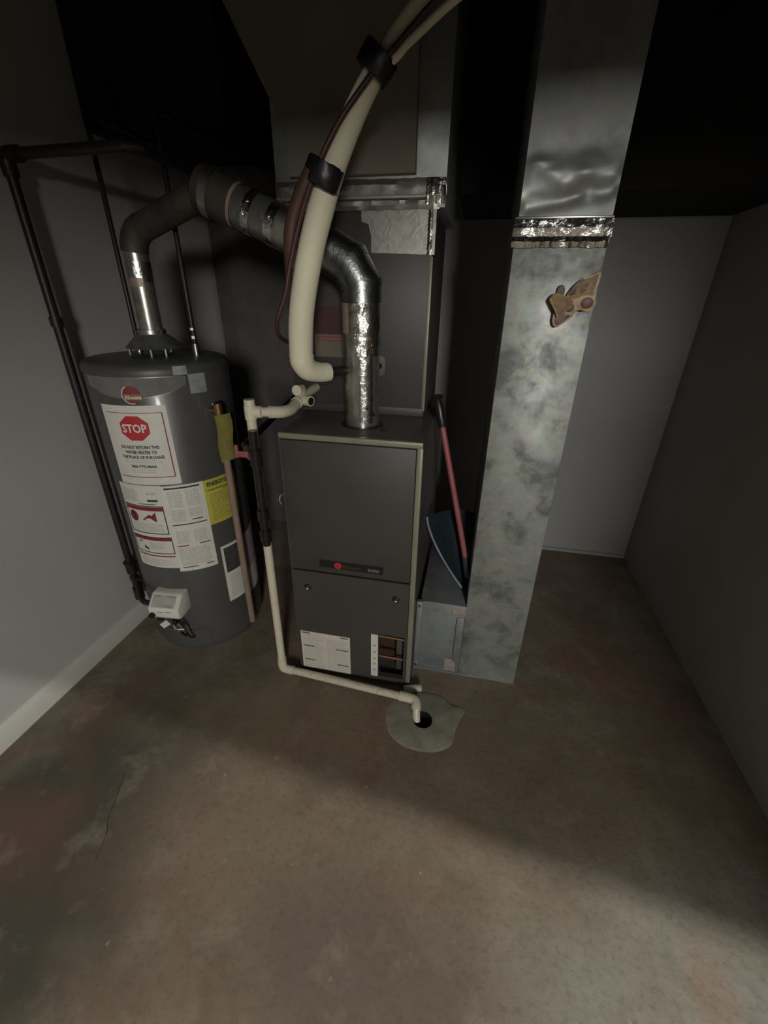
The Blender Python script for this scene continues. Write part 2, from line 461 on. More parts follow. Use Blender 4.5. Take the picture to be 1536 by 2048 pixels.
# ================================================================== SETTING
XL, XR, YB, ZC = -1.45, 1.02, 2.45, 2.36
YF = -1.25                       # wall behind the camera, with its wide opening
HX, HY, HR = -0.052, 1.068, 0.036 # drain hole

# floor with the round hole in it
bm = BM()
q = 0.14; n = 32
sq = []
for k in range(n):
    t = 2 * PI * k / n; c, s = math.cos(t), math.sin(t); m_ = max(abs(c), abs(s))
    sq.append((bm.verts.new((HX + HR * c, HY + HR * s, 0)), bm.verts.new((HX + q * c / m_, HY + q * s / m_, 0))))
for k in range(n):
    a, b = sq[k], sq[(k + 1) % n]
    bm.faces.new((a[0], a[1], b[1], b[0]))
x0, x1, y0, y1 = -2.6, 4.0, -5.2, YB + 0.1
for (a, b, c, d) in ((x0, HX - q, y0, y1), (HX + q, x1, y0, y1), (HX - q, HX + q, y0, HY - q), (HX - q, HX + q, HY + q, y1)):
    add(bm, [(a, c, 0), (b, c, 0), (b, d, 0), (a, d, 0)], [(0, 1, 2, 3)])
floor = link('floor', bm, 'floor', None, None, (0, 0, 0)); floor['kind'] = 'structure'

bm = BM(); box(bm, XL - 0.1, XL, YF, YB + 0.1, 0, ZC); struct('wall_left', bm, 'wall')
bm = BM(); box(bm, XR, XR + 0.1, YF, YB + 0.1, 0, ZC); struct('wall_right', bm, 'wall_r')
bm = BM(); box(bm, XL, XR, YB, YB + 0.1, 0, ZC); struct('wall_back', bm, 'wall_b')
# wall behind the camera: unseen; opening corner slanted to shade the left wall
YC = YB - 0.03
bm = BM(); box(bm, XL, -0.36, YC, YB, 0, ZC); struct('wall_back_shade', bm, 'wall_shade')  # thin dark slab added as shade on the left of the back wall
OPX0, OPX1 = -0.50, XR + 0.1
out = [(XL - 0.1, 0), (OPX0, 0), (OPX0, 1.25), (-0.26, 1.55), (0.02, 1.80), (0.36, 2.02), (OPX1, 2.02), (OPX1, ZC), (XL - 0.1, ZC)]
bm = BM(); prism(bm, out, YF - 0.1, YF); struct('wall_front_unseen', bm, 'wall')
# unseen beam added and skewed to cast the shadow edge on the floor
bm = BM(); box(bm, -1.448, 1.015, -0.06, 0.06, 1.790, ZC)
bmesh.ops.transform(bm, matrix=Matrix.Translation((0.0, -0.42, 0)) @ Matrix.Rotation(R_(-7), 4, 'Z'), verts=bm.verts[:])
struct('shadow_beam', bm, 'ceiling')
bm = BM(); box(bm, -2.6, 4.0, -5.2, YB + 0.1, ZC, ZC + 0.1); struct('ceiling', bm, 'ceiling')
# baseboard with a small eased top
bm = BM()
prof = [(XL, 0.0), (XL + 0.014, 0.0), (XL + 0.014, 0.075), (XL + 0.009, 0.086), (XL, 0.088)]
prism(bm, prof, YF, YB - 0.005); struct('baseboard_left', bm, 'white_trim')
bm = BM(); box(bm, 0.30, XR, YB - 0.012, YB, 0, 0.022, 0.003); struct('trim_1', bm, 'wall_b')

# cement patch round the drain
bm = BM()
pts = [(-.193, 1.06), (-.185, 1.115), (-.155, 1.173), (-.09, 1.19), (.002, 1.195), (.04, 1.165), (.098, 1.147), (.085, 1.10), (.07, 1.05), (.058, .99), (.01, .955), (-.046, .945), (-.10, .95), (-.138, .968), (-.165, .99), (-.18, 1.02)]
cl = catmull([(x, y, 0) for x, y in pts + pts[:1]], 4)[:-1]
inner = []; outer = []; rim = []
for p in cl:
    a = math.atan2(p.y - HY, p.x - HX)
    inner.append(bm.verts.new((HX + HR * math.cos(a), HY + HR * math.sin(a), 0.004)))
    pe = Vector((HX, HY, 0)) + (p - Vector((HX, HY, 0))) * (0.93 + random.uniform(-.03, .03))
    outer.append(bm.verts.new((pe.x, pe.y, 0.004))); rim.append(bm.verts.new((p.x, p.y, 0.0003)))
n = len(cl)
for i in range(n):
    j = (i + 1) % n
    bm.faces.new((inner[i], inner[j], outer[j], outer[i])); bm.faces.new((outer[i], outer[j], rim[j], rim[i]))
patch_o = link('cement_patch', bm, 'patch', floor)
bm = BM(); lathe(bm, [(HR, 0.004), (HR - 0.003, -0.002), (HR - 0.003, -0.22), (0, -0.22)], HX, HY, 32)
o = link('drain_hole', bm, 'hole', floor)

# ================================================================== WATER HEATER
WH = thing('water_heater', (WHX, WHY, 0), 'dark grey cylindrical water heater covered in white labels, standing by the left wall', 'water heater')
bm = BM()
lathe(bm, [(0, 0.0), (WHR - 0.012, 0.0), (WHR - 0.006, 0.03), (WHR, 0.035), (WHR, 1.178), (WHR - 0.004, 1.186)], WHX, WHY, 96)
tank = link('tank', bm, 'tank', WH, 30)
bm = BM()
lathe(bm, [(WHR + 0.003, 1.166), (WHR + 0.004, 1.180), (WHR - 0.004, 1.196), (WHR - 0.02, 1.203), (0.10, 1.208), (0, 1.208)], WHX, WHY, 96)
link('top_cap', bm, 'tank_top', WH, 40)
# draft hood on three legs
hood = BM(); lathe(hood, [(0.092, 1.232), (0.094, 1.236), (0.060, 1.268), (0.046, 1.276), (0.0455, 1.292), (0.043, 1.292), (0.042, 1.27), (0.088, 1.232)], WHX, WHY, 40)
dh = link('draft_hood', hood, 'flue_dull', WH)
bm = BM(); lathe(bm, [(0.044, 1.277), (0.0475, 1.278), (0.0475, 1.290), (0.044, 1.291)], WHX, WHY, 40); link('collar_ring', bm, 'steel', dh)
for a in (-150, -62, -30, 90):
    x, y = WHX + 0.084 * math.cos(R_(a)), WHY + 0.084 * math.sin(R_(a))
    bm = BM(); tube(bm, [(x, y, 1.205), (x, y, 1.238)], 0.0055, 8); link('leg', bm, 'steel', dh)
bm = BM(); lathe(bm, [(0.0, 1.2085), (0.05, 1.2085), (0.05, 1.2095), (0, 1.2095)], WHX, WHY, 32); link('flue_opening', bm, 'black', WH)

# clear film band
bm = BM(); f = wrap(-75, 0)
pr = []
for i in range(41):
    u = i / 40; x = (-41 + 82 * u); 
    low = 1.098 + 0.034 * (abs(x + 2) / 41) ** 2 + (0.0 if x > -30 else 0.004)
    pr.append((R_(x) * WHR, low))
tops = [bm.verts.new(f(x, 1.163, 0.0012)) for x, z in pr]; bots = [bm.verts.new(f(x, z, 0.0012)) for x, z in pr]
for i in range(40): bm.faces.new((bots[i], bots[i + 1], tops[i + 1], tops[i]))
band = link('clear_band', bm, 'band', WH, 30); tag(band, 'glossy clear film band under the rim')
bm = BM()
for i in range(40):
    patch(bm, f, pr[i][0], pr[i + 1][0], pr[i][1] - .0012, pr[i][1] + .0012, 0.002)
patch(bm, f, pr[0][0], pr[-1][0], 1.162, 1.1645, 0.002, 40)
patch(bm, f, pr[-1][0] - .003, pr[-1][0], 1.132, 1.163, 0.002)
link('film_edge', bm, 'steel', band)
# round red emblem with the maker's word
bm = BM(); f = wrap(-76, 1.110)
poly_patch(bm, f, [(0.030 * math.cos(t * PI / 16), 0.028 * math.sin(t * PI / 16)) for t in range(32)], 0.0024)
emb = link('emblem', bm, 'red_dark', WH, 30); tag(emb, 'round dark red emblem')
bm = BM(); patch(bm, f, -0.022, 0.034, -0.017, 0.002, 0.0030, 6); link('emblem_banner', bm, 'orn', emb)
bm = BM(); text(bm, f, 'Rheem', -0.019, 0.031, -0.014, -0.001, 0.0036, 0.03); link('lettering', bm, 'paper_warm', emb, None)
bm = BM()
for k in range(14):
    a0 = PI * (0.62 + 0.07 * k) ; a1 = a0 + PI * .07
    for ra, rb in ((0.0265, 0.030),):
        add(bm, [f(ra * math.cos(a0), ra * math.sin(a0), .003), f(rb * math.cos(a0), rb * math.sin(a0), .003), f(rb * math.cos(a1), rb * math.sin(a1), .003), f(ra * math.cos(a1), ra * math.sin(a1), .003)], [(0, 1, 2, 3)])
link('emblem_rim', bm, 'paper_warm', emb, None)
# silver sticker and tape bit by the rim
bm = BM(); f = wrap(-25.2, 1.136); patch(bm, f, -0.030, 0.030, -0.034, 0.034, 0.0012, 6); st = link('silver_sticker', bm, 'sticker_grey', WH, 30)
bm = BM(); bars(bm, f, -0.026, 0.024, 0.012, 0.028, 2, 0.0018, 0.4); link('small_print', bm, 'ink_grey', st, None)
bm = BM(); f = wrap(-38, 1.187, WHR + 0.004); patch(bm, f, -0.022, 0.022, -0.02, 0.008, 0.001, 4); link('tape_bit', bm, 'sticker_grey', WH, 30)

# STOP label
zc = 0.935; f = wrap(-80, zc)
bm = BM(); patch(bm, f, -0.112, 0.112, 0.793 - zc, 1.075 - zc, 0.0012, 24); lab = link('stop_label', bm, 'paper', WH, 30)
tag(lab, 'white label with a red STOP octagon')
bm = BM()
patch(bm, f, -0.095, 0.098, 1.0495 - zc, 1.0515 - zc, 0.0018, 16); patch(bm, f, 0.0945, 0.098, 0.823 - zc, 1.0515 - zc, 0.0018)
patch(bm, f, -0.100, 0.098, 0.8215 - zc, 0.824 - zc, 0.0018, 16)
link('border_line', bm, 'red_dark', lab, None)
bm = BM(); oz = 0.999 - zc
poly_patch(bm, f, dense([(0.052 * math.cos(PI / 8 + k * PI / 4), oz + 0.045 * math.sin(PI / 8 + k * PI / 4)) for k in range(8)]), 0.0020)
oc = link('stop_octagon', bm, 'red', lab, None)
bm = BM(); text(bm, f, 'STOP', -0.041, 0.041, oz - 0.015, oz + 0.015, 0.0030, 0.03); link('stop_lettering', bm, 'white_ink', lab, None)
bm = BM()
text(bm, f, 'DO NOT RETURN THIS', -0.066, 0.066, 0.927 - zc, 0.939 - zc, 0.002, 0.03)
text(bm, f, 'WATER HEATER TO', -0.055, 0.055, 0.909 - zc, 0.921 - zc, 0.002, 0.03)
text(bm, f, 'THE PLACE OF PURCHASE', -0.072, 0.076, 0.891 - zc, 0.903 - zc, 0.002, 0.03)
text(bm, f, '866-775-8666', -0.044, 0.044, 0.858 - zc, 0.869 - zc, 0.002, 0.03)
link('lettering', bm, 'ink', lab, None)
bm = BM(); bars(bm, f, -0.066, 0.078, 0.874 - zc, 0.888 - zc, 2, 0.0018, 0.35); bars(bm, f, -0.046, 0.056, 0.838 - zc, 0.854 - zc, 2, 0.0018, 0.35)
link('small_print', bm, 'ink_light', lab, None)

# instruction label: left half with warnings, right half with columns of print
zc = 0.608; f = wrap(-91.7, zc)
bm = BM(); patch(bm, f, R_(-21.5) * WHR, R_(21.0) * WHR, 0.437 - zc, 0.790 - zc, 0.0010, 20); wl = link('warning_label', bm, 'paper', WH, 30)
bm = BM()
bars(bm, f, -0.078, 0.0, 0.722 - zc, 0.772 - zc, 7, 0.0016, 0.5); bars(bm, f, 0.03, 0.062, 0.752 - zc, 0.764 - zc, 1, 0.0016, 0.6, 0)
bars(bm, f, -0.066, 0.074, 0.598 - zc, 0.634 - zc, 6, 0.0016, 0.5, .1); bars(bm, f, -0.01, 0.062, 0.522 - zc, 0.552 - zc, 6, 0.0016, 0.5)
bars(bm, f, -0.07, 0.07, 0.445 - zc, 0.478 - zc, 6, 0.0016, 0.4)
link('small_print', bm, 'ink_light', wl, None)
bm = BM()
frame_rect(bm, f, -0.082, 0.080, 0.590 - zc, 0.708 - zc, 0.0035, 0.0018, 12)
frame_rect(bm, f, -0.084, 0.084, 0.502 - zc, 0.576 - zc, 0.0030, 0.0018, 12)
patch(bm, f, 0.028, 0.066, 0.726 - zc, 0.734 - zc, 0.0018, 2); patch(bm, f, -0.01, 0.056, 0.714 - zc, 0.7165 - zc, 0.0018, 4)
add(bm, [f(-0.052, 0.648 - zc, .002), f(-0.040, 0.640 - zc, .002), f(-0.044, 0.676 - zc, .002), f(-0.058, 0.682 - zc, .002)], [(0, 1, 2, 3)])
add(bm, [f(-0.062, 0.550 - zc, .002), f(-0.046, 0.546 - zc, .002), f(-0.05, 0.556 - zc, .002)], [(0, 1, 2)])
add(bm, [f(-0.040, 0.522 - zc, .002), f(-0.018, 0.514 - zc, .002), f(-0.020, 0.522 - zc, .002), f(-0.036, 0.534 - zc, .002)], [(0, 1, 2, 3)])
link('black_print', bm, 'ink', wl, None)
bm = BM()
patch(bm, f, -0.078, 0.076, 0.688 - zc, 0.703 - zc, 0.0018, 10)
patch(bm, f, -0.080, 0.081, 0.560 - zc, 0.573 - zc, 0.0018, 10)
patch(bm, f, -0.078, 0.082, 0.488 - zc, 0.493 - zc, 0.0018, 10)
add(bm, [f(-0.012, 0.648 - zc, .002), f(0.046, 0.644 - zc, .002), f(0.046, 0.684 - zc, .002), f(0.030, 0.668 - zc, .002), f(0.018, 0.672 - zc, .002)], [(0, 1, 2, 3, 4)])
poly_patch(bm, f, [(-0.050 + 0.020 * math.cos(t * PI / 10), 0.660 - zc + 0.023 * math.sin(t * PI / 10)) for t in range(20)], 0.0015)
link('red_print', bm, 'red_dark', wl, None)

zc = 0.600; f = wrap(-54, zc)
bm = BM(); patch(bm, f, R_(-17.0) * WHR, R_(17.2) * WHR, 0.420 - zc, 0.787 - zc, 0.0016, 16); il = link('instruction_label', bm, 'paper', WH, 30)
bm = BM()
for (a, b, z0, z1, rr) in ((-0.055, -0.006, 0.700, 0.765, 9), (0.006, 0.055, 0.700, 0.765, 9), (-0.055, -0.006, 0.640, 0.690, 7), (0.006, 0.055, 0.655, 0.690, 5), (-0.055, -0.006, 0.545, 0.600, 8), (0.006, 0.055, 0.545, 0.600, 8), (-0.058, 0.058, 0.445, 0.525, 10)):
    bars(bm, f, a, b, z0 - zc, z1 - zc, rr, 0.0022, 0.55, 0.12)
link('small_print', bm, 'ink_light', il, None)
bm = BM()
patch(bm, f, -0.062, 0.058, 0.773 - zc, 0.779 - zc, 0.0022, 8); patch(bm, f, -0.060, 0.062, 0.625 - zc, 0.629 - zc, 0.0022, 8)
patch(bm, f, 0.012, 0.05, 0.642 - zc, 0.646 - zc, 0.0022, 3); patch(bm, f, 0.020, 0.060, 0.535 - zc, 0.539 - zc, 0.0022, 3)
patch(bm, f, -0.058, 0.0, 0.436 - zc, 0.4395 - zc, 0.0022, 4); patch(bm, f, 0.03, 0.058, 0.437 - zc, 0.441 - zc, 0.0022, 2)
link('black_print', bm, 'ink', il, None)
bm = BM(); patch(bm, f, -0.060, -0.018, 0.533 - zc, 0.537 - zc, 0.0022, 3); link('red_print', bm, 'red_dark', il, None)

# yellow energy label
zc = 0.690; f = wrap(-18.5, zc)
bm = BM(); patch(bm, f, R_(-18.2) * WHR, R_(17.5) * WHR, 0.600 - zc, 0.786 - zc, 0.0012, 16); yl = link('energy_label', bm, 'yellow', WH, 30)
tag(yl, 'yellow energy label')
bm = BM(); text(bm, f, 'ENERGYGUIDE', -0.064, 0.064, 0.758 - zc, 0.776 - zc, 0.0020, 0.04)
patch(bm, f, -0.066, 0.066, 0.742 - zc, 0.745 - zc, 0.0018, 8); patch(bm, f, 0.0, 0.066, 0.735 - zc, 0.737 - zc, 0.0018, 5)
link('lettering', bm, 'ink', yl, None)
bm = BM(); bars(bm, f, -0.06, 0.06, 0.612 - zc, 0.728 - zc, 14, 0.0016, 0.3, .5); link('small_print', bm, 'cpvc', yl, None)

# lower right label with a dark photo panel and pink sheet
zc = 0.345; f = wrap(-21, zc)
bm = BM(); patch(bm, f, R_(-11) * WHR, R_(12) * WHR, 0.215 - zc, 0.490 - zc, 0.0012, 8, 0.0); ll = link('photo_label', bm, 'paper', WH, 30)
bm = BM(); patch(bm, f, R_(-8.5) * WHR, R_(10) * WHR, 0.360 - zc, 0.478 - zc, 0.0020, 6); link('dark_picture', bm, 'photo_dark', ll, None)
bm = BM(); bars(bm, f, -0.03, 0.04, 0.230 - zc, 0.345 - zc, 12, 0.0018, 0.4, .3); link('small_print', bm, 'ink_light', ll, None)
f = wrap(12, zc)
bm = BM(); patch(bm, f, R_(-18) * WHR, R_(24) * WHR, 0.190 - zc, 0.490 - zc, 0.0016, 16); pl = link('pink_label', bm, 'pink', WH, 30)
bm = BM(); patch(bm, f, R_(-17) * WHR, R_(24) * WHR, 0.200 - zc, 0.315 - zc, 0.0022, 16); link('white_panel', bm, 'paper', pl, 30)
bm = BM(); bars(bm, f, -0.07, 0.09, 0.330 - zc, 0.480 - zc, 9, 0.0020, 0.3, .4); link('small_print', bm, 'ink_grey', pl, None)

# gas control valve, on the front low down
gp = R_(-85); rad = Vector((math.cos(gp), math.sin(gp), 0)); tan_ = Vector((-math.sin(gp), math.cos(gp), 0))
def G(bm_, mtx_loc=None):
    mm = Matrix((tan_, rad * -1, Vector((0, 0, 1)))).transposed().to_4x4(); mm.translation = Vector((WHX, WHY, 0)) + rad * WHR
    bmesh.ops.transform(bm_, matrix=mm, verts=bm_.verts[:]); return bm_
bm = BM()   # local: x along tangent, y into the tank, z up
pro = [(0.02, 0.236), (-0.062, 0.236), (-0.078, 0.248), (-0.080, 0.290), (-0.030, 0.334), (0.02, 0.336)]
va = [bm.verts.new((-0.062, y, z)) for y, z in pro]; vb = [bm.verts.new((0.066, y, z)) for y, z in pro]
bm.faces.new(va); bm.faces.new(vb[::-1])
for k in range(6): bm.faces.new((va[k], vb[k], vb[(k + 1) % 6], va[(k + 1) % 6]))
bmesh.ops.bevel(bm, geom=bm.edges[:], offset=0.009, segments=3, profile=0.5, affect='EDGES')
gv = link('gas_valve', G(bm), 'valve', WH, 40); tag(gv, 'white plastic gas control valve low on the front')
def on_top(x, t, d):    # slanted upper face of the valve, t from front edge (0) to back (1)
    return (x, -0.080 + 0.050 * t - d * 0.66, 0.290 + 0.044 * t + d * 0.75)
bm = BM()
add(bm, [on_top(-0.050, 0.12, .001), on_top(0.048, 0.12, .001), on_top(0.048, 0.86, .001), on_top(-0.050, 0.86, .001)], [(0, 1, 2, 3)])
link('valve_label', G(bm), 'valve_grey', gv, None)
bm = BM()
for (a, b, t) in ((-0.045, -0.015, 0.74), (0.012, 0.042, 0.74), (0.004, 0.040, 0.18)):
    add(bm, [on_top(a, t, .002), on_top(b, t, .002), on_top(b, t + .10, .002), on_top(a, t + .10, .002)], [(0, 1, 2, 3)])
for (a, b, z) in ((-0.022, 0.004, 0.276), (0.012, 0.036, 0.279)):
    box(bm, a, b, -0.0815, -0.079, z, z + 0.003)
link('valve_print', G(bm), 'ink_grey', gv, None)
bm = BM(); tube(bm, [(-0.044, -0.070, 0.262), (-0.044, -0.088, 0.262), (-0.044, -0.093, 0.262)], [0.0115, 0.0115, 0.009], 20); link('dial', G(bm), 'black', gv)
bm = BM(); box(bm, -0.05, -0.025, -0.06, -0.03, 0.213, 0.232, 0.003); link('fitting_block', G(bm), 'black', gv)
bm = BM(); box(bm, 0.022, 0.040, -0.07, -0.03, 0.206, 0.230, 0.003); link('fitting_block', G(bm), 'black', gv)
t = bmesh.new(); box(t, -0.021, 0.021, -0.0008, 0.0008, -0.012, 0.012)
bmesh.ops.transform(t, matrix=Matrix.Translation((-0.006, -0.074, 0.212)) @ Matrix.Rotation(R_(-38), 4, 'Y'), verts=t.verts[:])
link('paper_tag', G(t), 'paper', gv)
bm = BM()
tube(bm, [(0.020, -0.060, 0.215), (0.024, -0.064, 0.190), (0.036, -0.060, 0.168)], 0.0075, 10)
tube(bm, [(0.040, -0.062, 0.212), (0.052, -0.060, 0.192), (0.056, -0.050, 0.162)], 0.0065, 10)
tube(bm, [(0.022, -0.062, 0.176), (0.040, -0.064, 0.182), (0.060, -0.058, 0.178)], 0.008, 10)
link('gas_fittings', G(bm), 'steel', gv)
bm = BM(); tube(bm, [(0.036, -0.056, 0.170), (0.034, -0.030, 0.12), (0.03, 0.004, 0.085)], 0.005, 8, 6); tube(bm, [(0.056, -0.050, 0.164), (0.060, -0.03, 0.11), (0.055, 0.004, 0.085)], 0.004, 8, 6)
link('burner_tube', G(bm), 'iron', gv)
bm = BM(); patch(bm, wrap(-80, 0.075), -0.10, 0.10, -0.045, 0.045, 0.004, 12); link('burner_cover', bm, 'tank', WH, 30)

# relief valve with its yellow tag, and the discharge pipe
a = R_(-16); rv = Vector((math.cos(a), math.sin(a), 0)); b0 = Vector((WHX, WHY, 0)) + rv * WHR
bm = BM(); tube(bm, [b0 + Vector((0, 0, 1.035)) - rv * 0.01, b0 + Vector((0, 0, 1.035)) + rv * 0.035], 0.013, 14); tube(bm, [b0 + rv * 0.032 + Vector((0, 0, 1.010)), b0 + rv * 0.032 + Vector((0, 0, 1.062))], 0.015, 14)
rvv = link('relief_valve', bm, 'brass', WH)
bm = BM(); box(bm, -0.004, 0.004, -0.03, 0.012, 1.062, 1.070, 0.001)
bmesh.ops.transform(bm, matrix=Matrix.Translation((b0.x + rv.x * .032, b0.y + rv.y * .032, 0)), verts=bm.verts[:]); link('valve_lever', bm, 'steel', rvv)
f = wrap(-16.5, 0.940, WHR + 0.052)
bm = BM()
ts = []
for i in range(7):
    z = 0.085 - 0.17 * i / 6; dd = 0.006 * math.sin(i * 1.1)
    ts.append([bm.verts.new(f(x, z, dd + 0.003 * math.sin(x * 90))) for x in (-0.036, -0.012, 0.012, 0.036)])
for A, B in zip(ts, ts[1:]):
    for k in range(3): bm.faces.new((A[k], A[k + 1], B[k + 1], B[k]))
bmesh.ops.solidify(bm, geom=bm.faces[:], thickness=0.0012)
tg = link('yellow_tag', bm, 'yellow_tag', WH, 50); tag(tg, 'yellow paper tag hanging on the relief valve')
bm = BM(); bars(bm, lambda x, z, d: f(x, z, d + 0.010), -0.03, 0.03, -0.07, 0.05, 12, 0.001, 0.25, .4); 
bm.free()
bm = BM(); p = b0 + rv * 0.034
tube(bm, [p + Vector((0, 0, 1.012)), p + Vector((0, 0, 0.075))], 0.0135, 14); link('discharge_pipe', bm, 'cpvc', WH)

# ------------------------------------------------------------ water pipes above the heater
for i, (x, y, lab_) in enumerate(((-1.237, 1.47, 'thin dark water pipe rising from the heater top, left of its flue'), (-1.000, 1.47, 'thin dark water pipe rising from the heater top, right of its flue'))):
    wp = thing('water_pipe', (x, y, 1.208), lab_, 'pipe', 'water pipes above the heater')
    bm = BM(); tube(bm, [(x, y, 1.240), (x, y, 1.87), (x, y + 0.03, 1.895), (x, YC - 0.002, 1.897)], 0.008, 12); link('pipe', bm, 'iron', wp)
    bm = BM(); tube(bm, [(x, y, 1.205), (x, y, 1.245)], 0.012, 12); link('nipple', bm, 'steel', wp)
    if i:
        bm = BM(); tube(bm, [(x, y, 1.262), (x, y, 1.272)], 0.013, 8); tube(bm, [(x, y, 1.290), (x, y, 1.298)], 0.012, 8); link('coupling_nut', bm, 'steel', wp)

# ------------------------------------------------------------ heater flue
HF = thing('heater_flue', (WHX, WHY, 1.292), 'metal flue pipe rising from the water heater and bending right', 'flue')
bm = BM(); tube(bm, [(WHX, WHY, 1.285), (WHX + 0.002, WHY, 1.53)], 0.0375, 32); link('pipe', bm, 'flue', HF)
bm = BM()
ce = Vector((WHX + 0.075, WHY, 1.525)); pts = []
for k in range(5):
    t = R_(180 - 17.5 * k); pts.append((ce.x + 0.075 * math.cos(t), WHY, ce.z + 0.075 * math.sin(t)))
pe = Vector(pts[-1])
tube(bm, pts, 0.0415, 32); link('elbow', bm, 'flue_shaded', HF)
bm = BM(); tube(bm, [pe - Vector((.01, 0, .005)), (-0.845, 1.385, 1.665)], 0.040, 32); link('connector', bm, 'flue_shaded', HF)
bm = BM(); tube(bm, [(WHX + .001, WHY, 1.44), (WHX + .002, WHY, 1.47), (WHX + .002, WHY, 1.498)], 0.0392, 32, 0, False, 0.02); link('foil_tape', bm, 'foil', HF, 25)
bm = BM()
for k in range(9):
    a0 = R_(-130 + k * 9); a1 = R_(-130 + (k + 1) * 9); r_ = 0.0397
    add(bm, [(WHX + .002 + r_ * math.cos(a0), WHY + r_ * math.sin(a0), 1.425), (WHX + .002 + r_ * math.cos(a1), WHY + r_ * math.sin(a1), 1.425), (WHX + .002 + r_ * math.cos(a1), WHY + r_ * math.sin(a1), 1.45), (WHX + .002 + r_ * math.cos(a0), WHY + r_ * math.sin(a0), 1.45)], [(0, 1, 2, 3)])
link('tan_glint_tape', bm, 'foil_tan_glint', HF)

# ================================================================== FURNACE
FX0, FX1, FY0, FY1, FZ = -0.586, -0.124, 1.209, 1.96, 1.019
FU = thing('furnace', ((FX0 + FX1) / 2, (FY0 + FY1) / 2, 0), 'tall brown metal gas furnace with two flat front doors, in the middle of the room', 'furnace')
bm = BM()   # open fronted sheet metal case
T = 0.012
box(bm, FX0, FX0 + T, FY0 + 0.004, FY1, 0, FZ - 0.004); box(bm, FX1 - T, FX1, FY0 + 0.004, FY1, 0, FZ - 0.004)
box(bm, FX0 + T, FX1 - T, FY1 - T, FY1, 0, FZ - 0.004); box(bm, FX0 + T, FX1 - T, FY0 + 0.05, FY1 - T, 0, 0.02)
link('case', bm, 'furnace', FU, 30)
bm = BM(); box(bm, FX0, FX1, FY0, FY1, FZ - 0.004, FZ, 0.0015); link('top_panel', bm, 'furnace', FU, 30)
bm = BM(); box(bm, FX0, FX1, FY0 - 0.001, FY0 + 0.02, FZ - 0.018, FZ + 0.0005, 0.003); link('top_lip', bm, 'furnace_edge', FU, 30)
bm = BM(); box(bm, FX1 - 0.018, FX1 + 0.001, FY0 - 0.001, FY0 + 0.014, 0.0, FZ - 0.017, 0.003); link('edge_strip', bm, 'furnace_edge', FU, 30)
bm = BM(); box(bm, FX0, FX0 + 0.006, FY0, FY0 + 0.014, 0.0, FZ - 0.018, 0.001); link('edge_strip', bm, 'furnace', FU, 30)
# upper door
DX0, DX1 = FX0 + 0.006, FX1 - 0.019
bm = BM(); box(bm, DX0, DX1, FY0 - 0.008, FY0 + 0.02, 0.514, FZ - 0.019, 0.003); ud = link('upper_door', bm, 'furnace_door', FU, 30)
f = plane_front(0, 0, FY0 - 0.008)
bm = BM(); patch(bm, f, -0.470, -0.238, 0.537, 0.566, 0.003); bd = link('badge', bm, 'black', ud, None); tag(bd, 'dark name plate with red emblem')
bm = BM(); poly_patch(bm, f, [(-0.401 + 0.0135 * math.cos(t * PI / 12), 0.5515 + 0.0135 * math.sin(t * PI / 12)) for t in range(24)], 0.0045); e_ = link('badge_emblem', bm, 'red', ud, None)
bm = BM(); text(bm, f, 'R', -0.406, -0.396, 0.545, 0.558, 0.0055, 0.03); link('badge_letter', bm, 'red_dark', ud, None)
bm = BM(); text(bm, f, 'Rheem', -0.382, -0.318, 0.544, 0.559, 0.0045, 0.02); link('badge_lettering', bm, 'wire_brown', ud, None)
bm = BM(); bars(bm, f, -0.292, -0.250, 0.543, 0.555, 2, 0.004, 0.4, 0); link('badge_print', bm, 'ink_grey', ud, None)
# lower door with a window on the right
LZ0, LZ1 = 0.012, 0.506
WX0, WX1, WZ0, WZ1 = -0.250, -0.152, 0.040, 0.258
bm = BM()
for (a, b, c, d) in ((DX0, WX0, LZ0, LZ1), (WX1, DX1, LZ0, LZ1), (WX0, WX1, WZ1, LZ1), (WX0, WX1, LZ0, WZ0)):
    box(bm, a, b, FY0 - 0.006, FY0 + 0.016, c, d)
bmesh.ops.remove_doubles(bm, verts=bm.verts[:], dist=0.0001)
ld = link('lower_door', bm, 'furnace_door', FU, 30)
for (x, z) in ((-0.524, 0.436), (-0.190, 0.435)):
    bm = BM(); y = FY0 - 0.006
    tube(bm, [(x, y + 0.002, z), (x, y - 0.003, z)], 0.013, 20); 
    k_ = link('knob', bm, 'black', ld)
    bm = BM(); tube(bm, [(x + 0.002, y - 0.002, z + 0.001), (x + 0.002, y - 0.014, z + 0.001), (x + 0.002, y - 0.017, z + 0.001), (x + 0.002, y - 0.0185, z + 0.001)], [0.0075, 0.0075, 0.0055, 0.002], 16); link('screw_head', bm, 'steel', ld)
f = plane_front(0, 0, FY0 - 0.006)
bm = BM(); patch(bm, f, -0.570, -0.366, 0.020, 0.216, 0.0012); rl = link('rating_label', bm, 'paper_warm', ld, None); tag(rl, 'white data label with two columns of print')
bm = BM()
bars(bm, f, -0.562, -0.47, 0.03, 0.205, 22, 0.0018, 0.4, .3); bars(bm, f, -0.462, -0.374, 0.03, 0.190, 20, 0.0018, 0.4, .3); link('small_print', bm, 'ink_light', ld, None)
bm = BM()
for (a, b, z) in ((-0.566, -0.530, 0.207), (-0.562, -0.515, 0.140), (-0.560, -0.515, 0.065), (-0.405, -0.372, 0.207), (-0.425, -0.374, 0.142), (-0.420, -0.374, 0.060)):
    patch(bm, f, a, b, z, z + 0.0035, 0.0022)
link('black_print', bm, 'ink', ld, None)
bm = BM(); patch(bm, f, -0.281, -0.2535, 0.036, 0.254, 0.0014); link('sticker_strip', bm, 'paper', ld, None)
bm = BM()
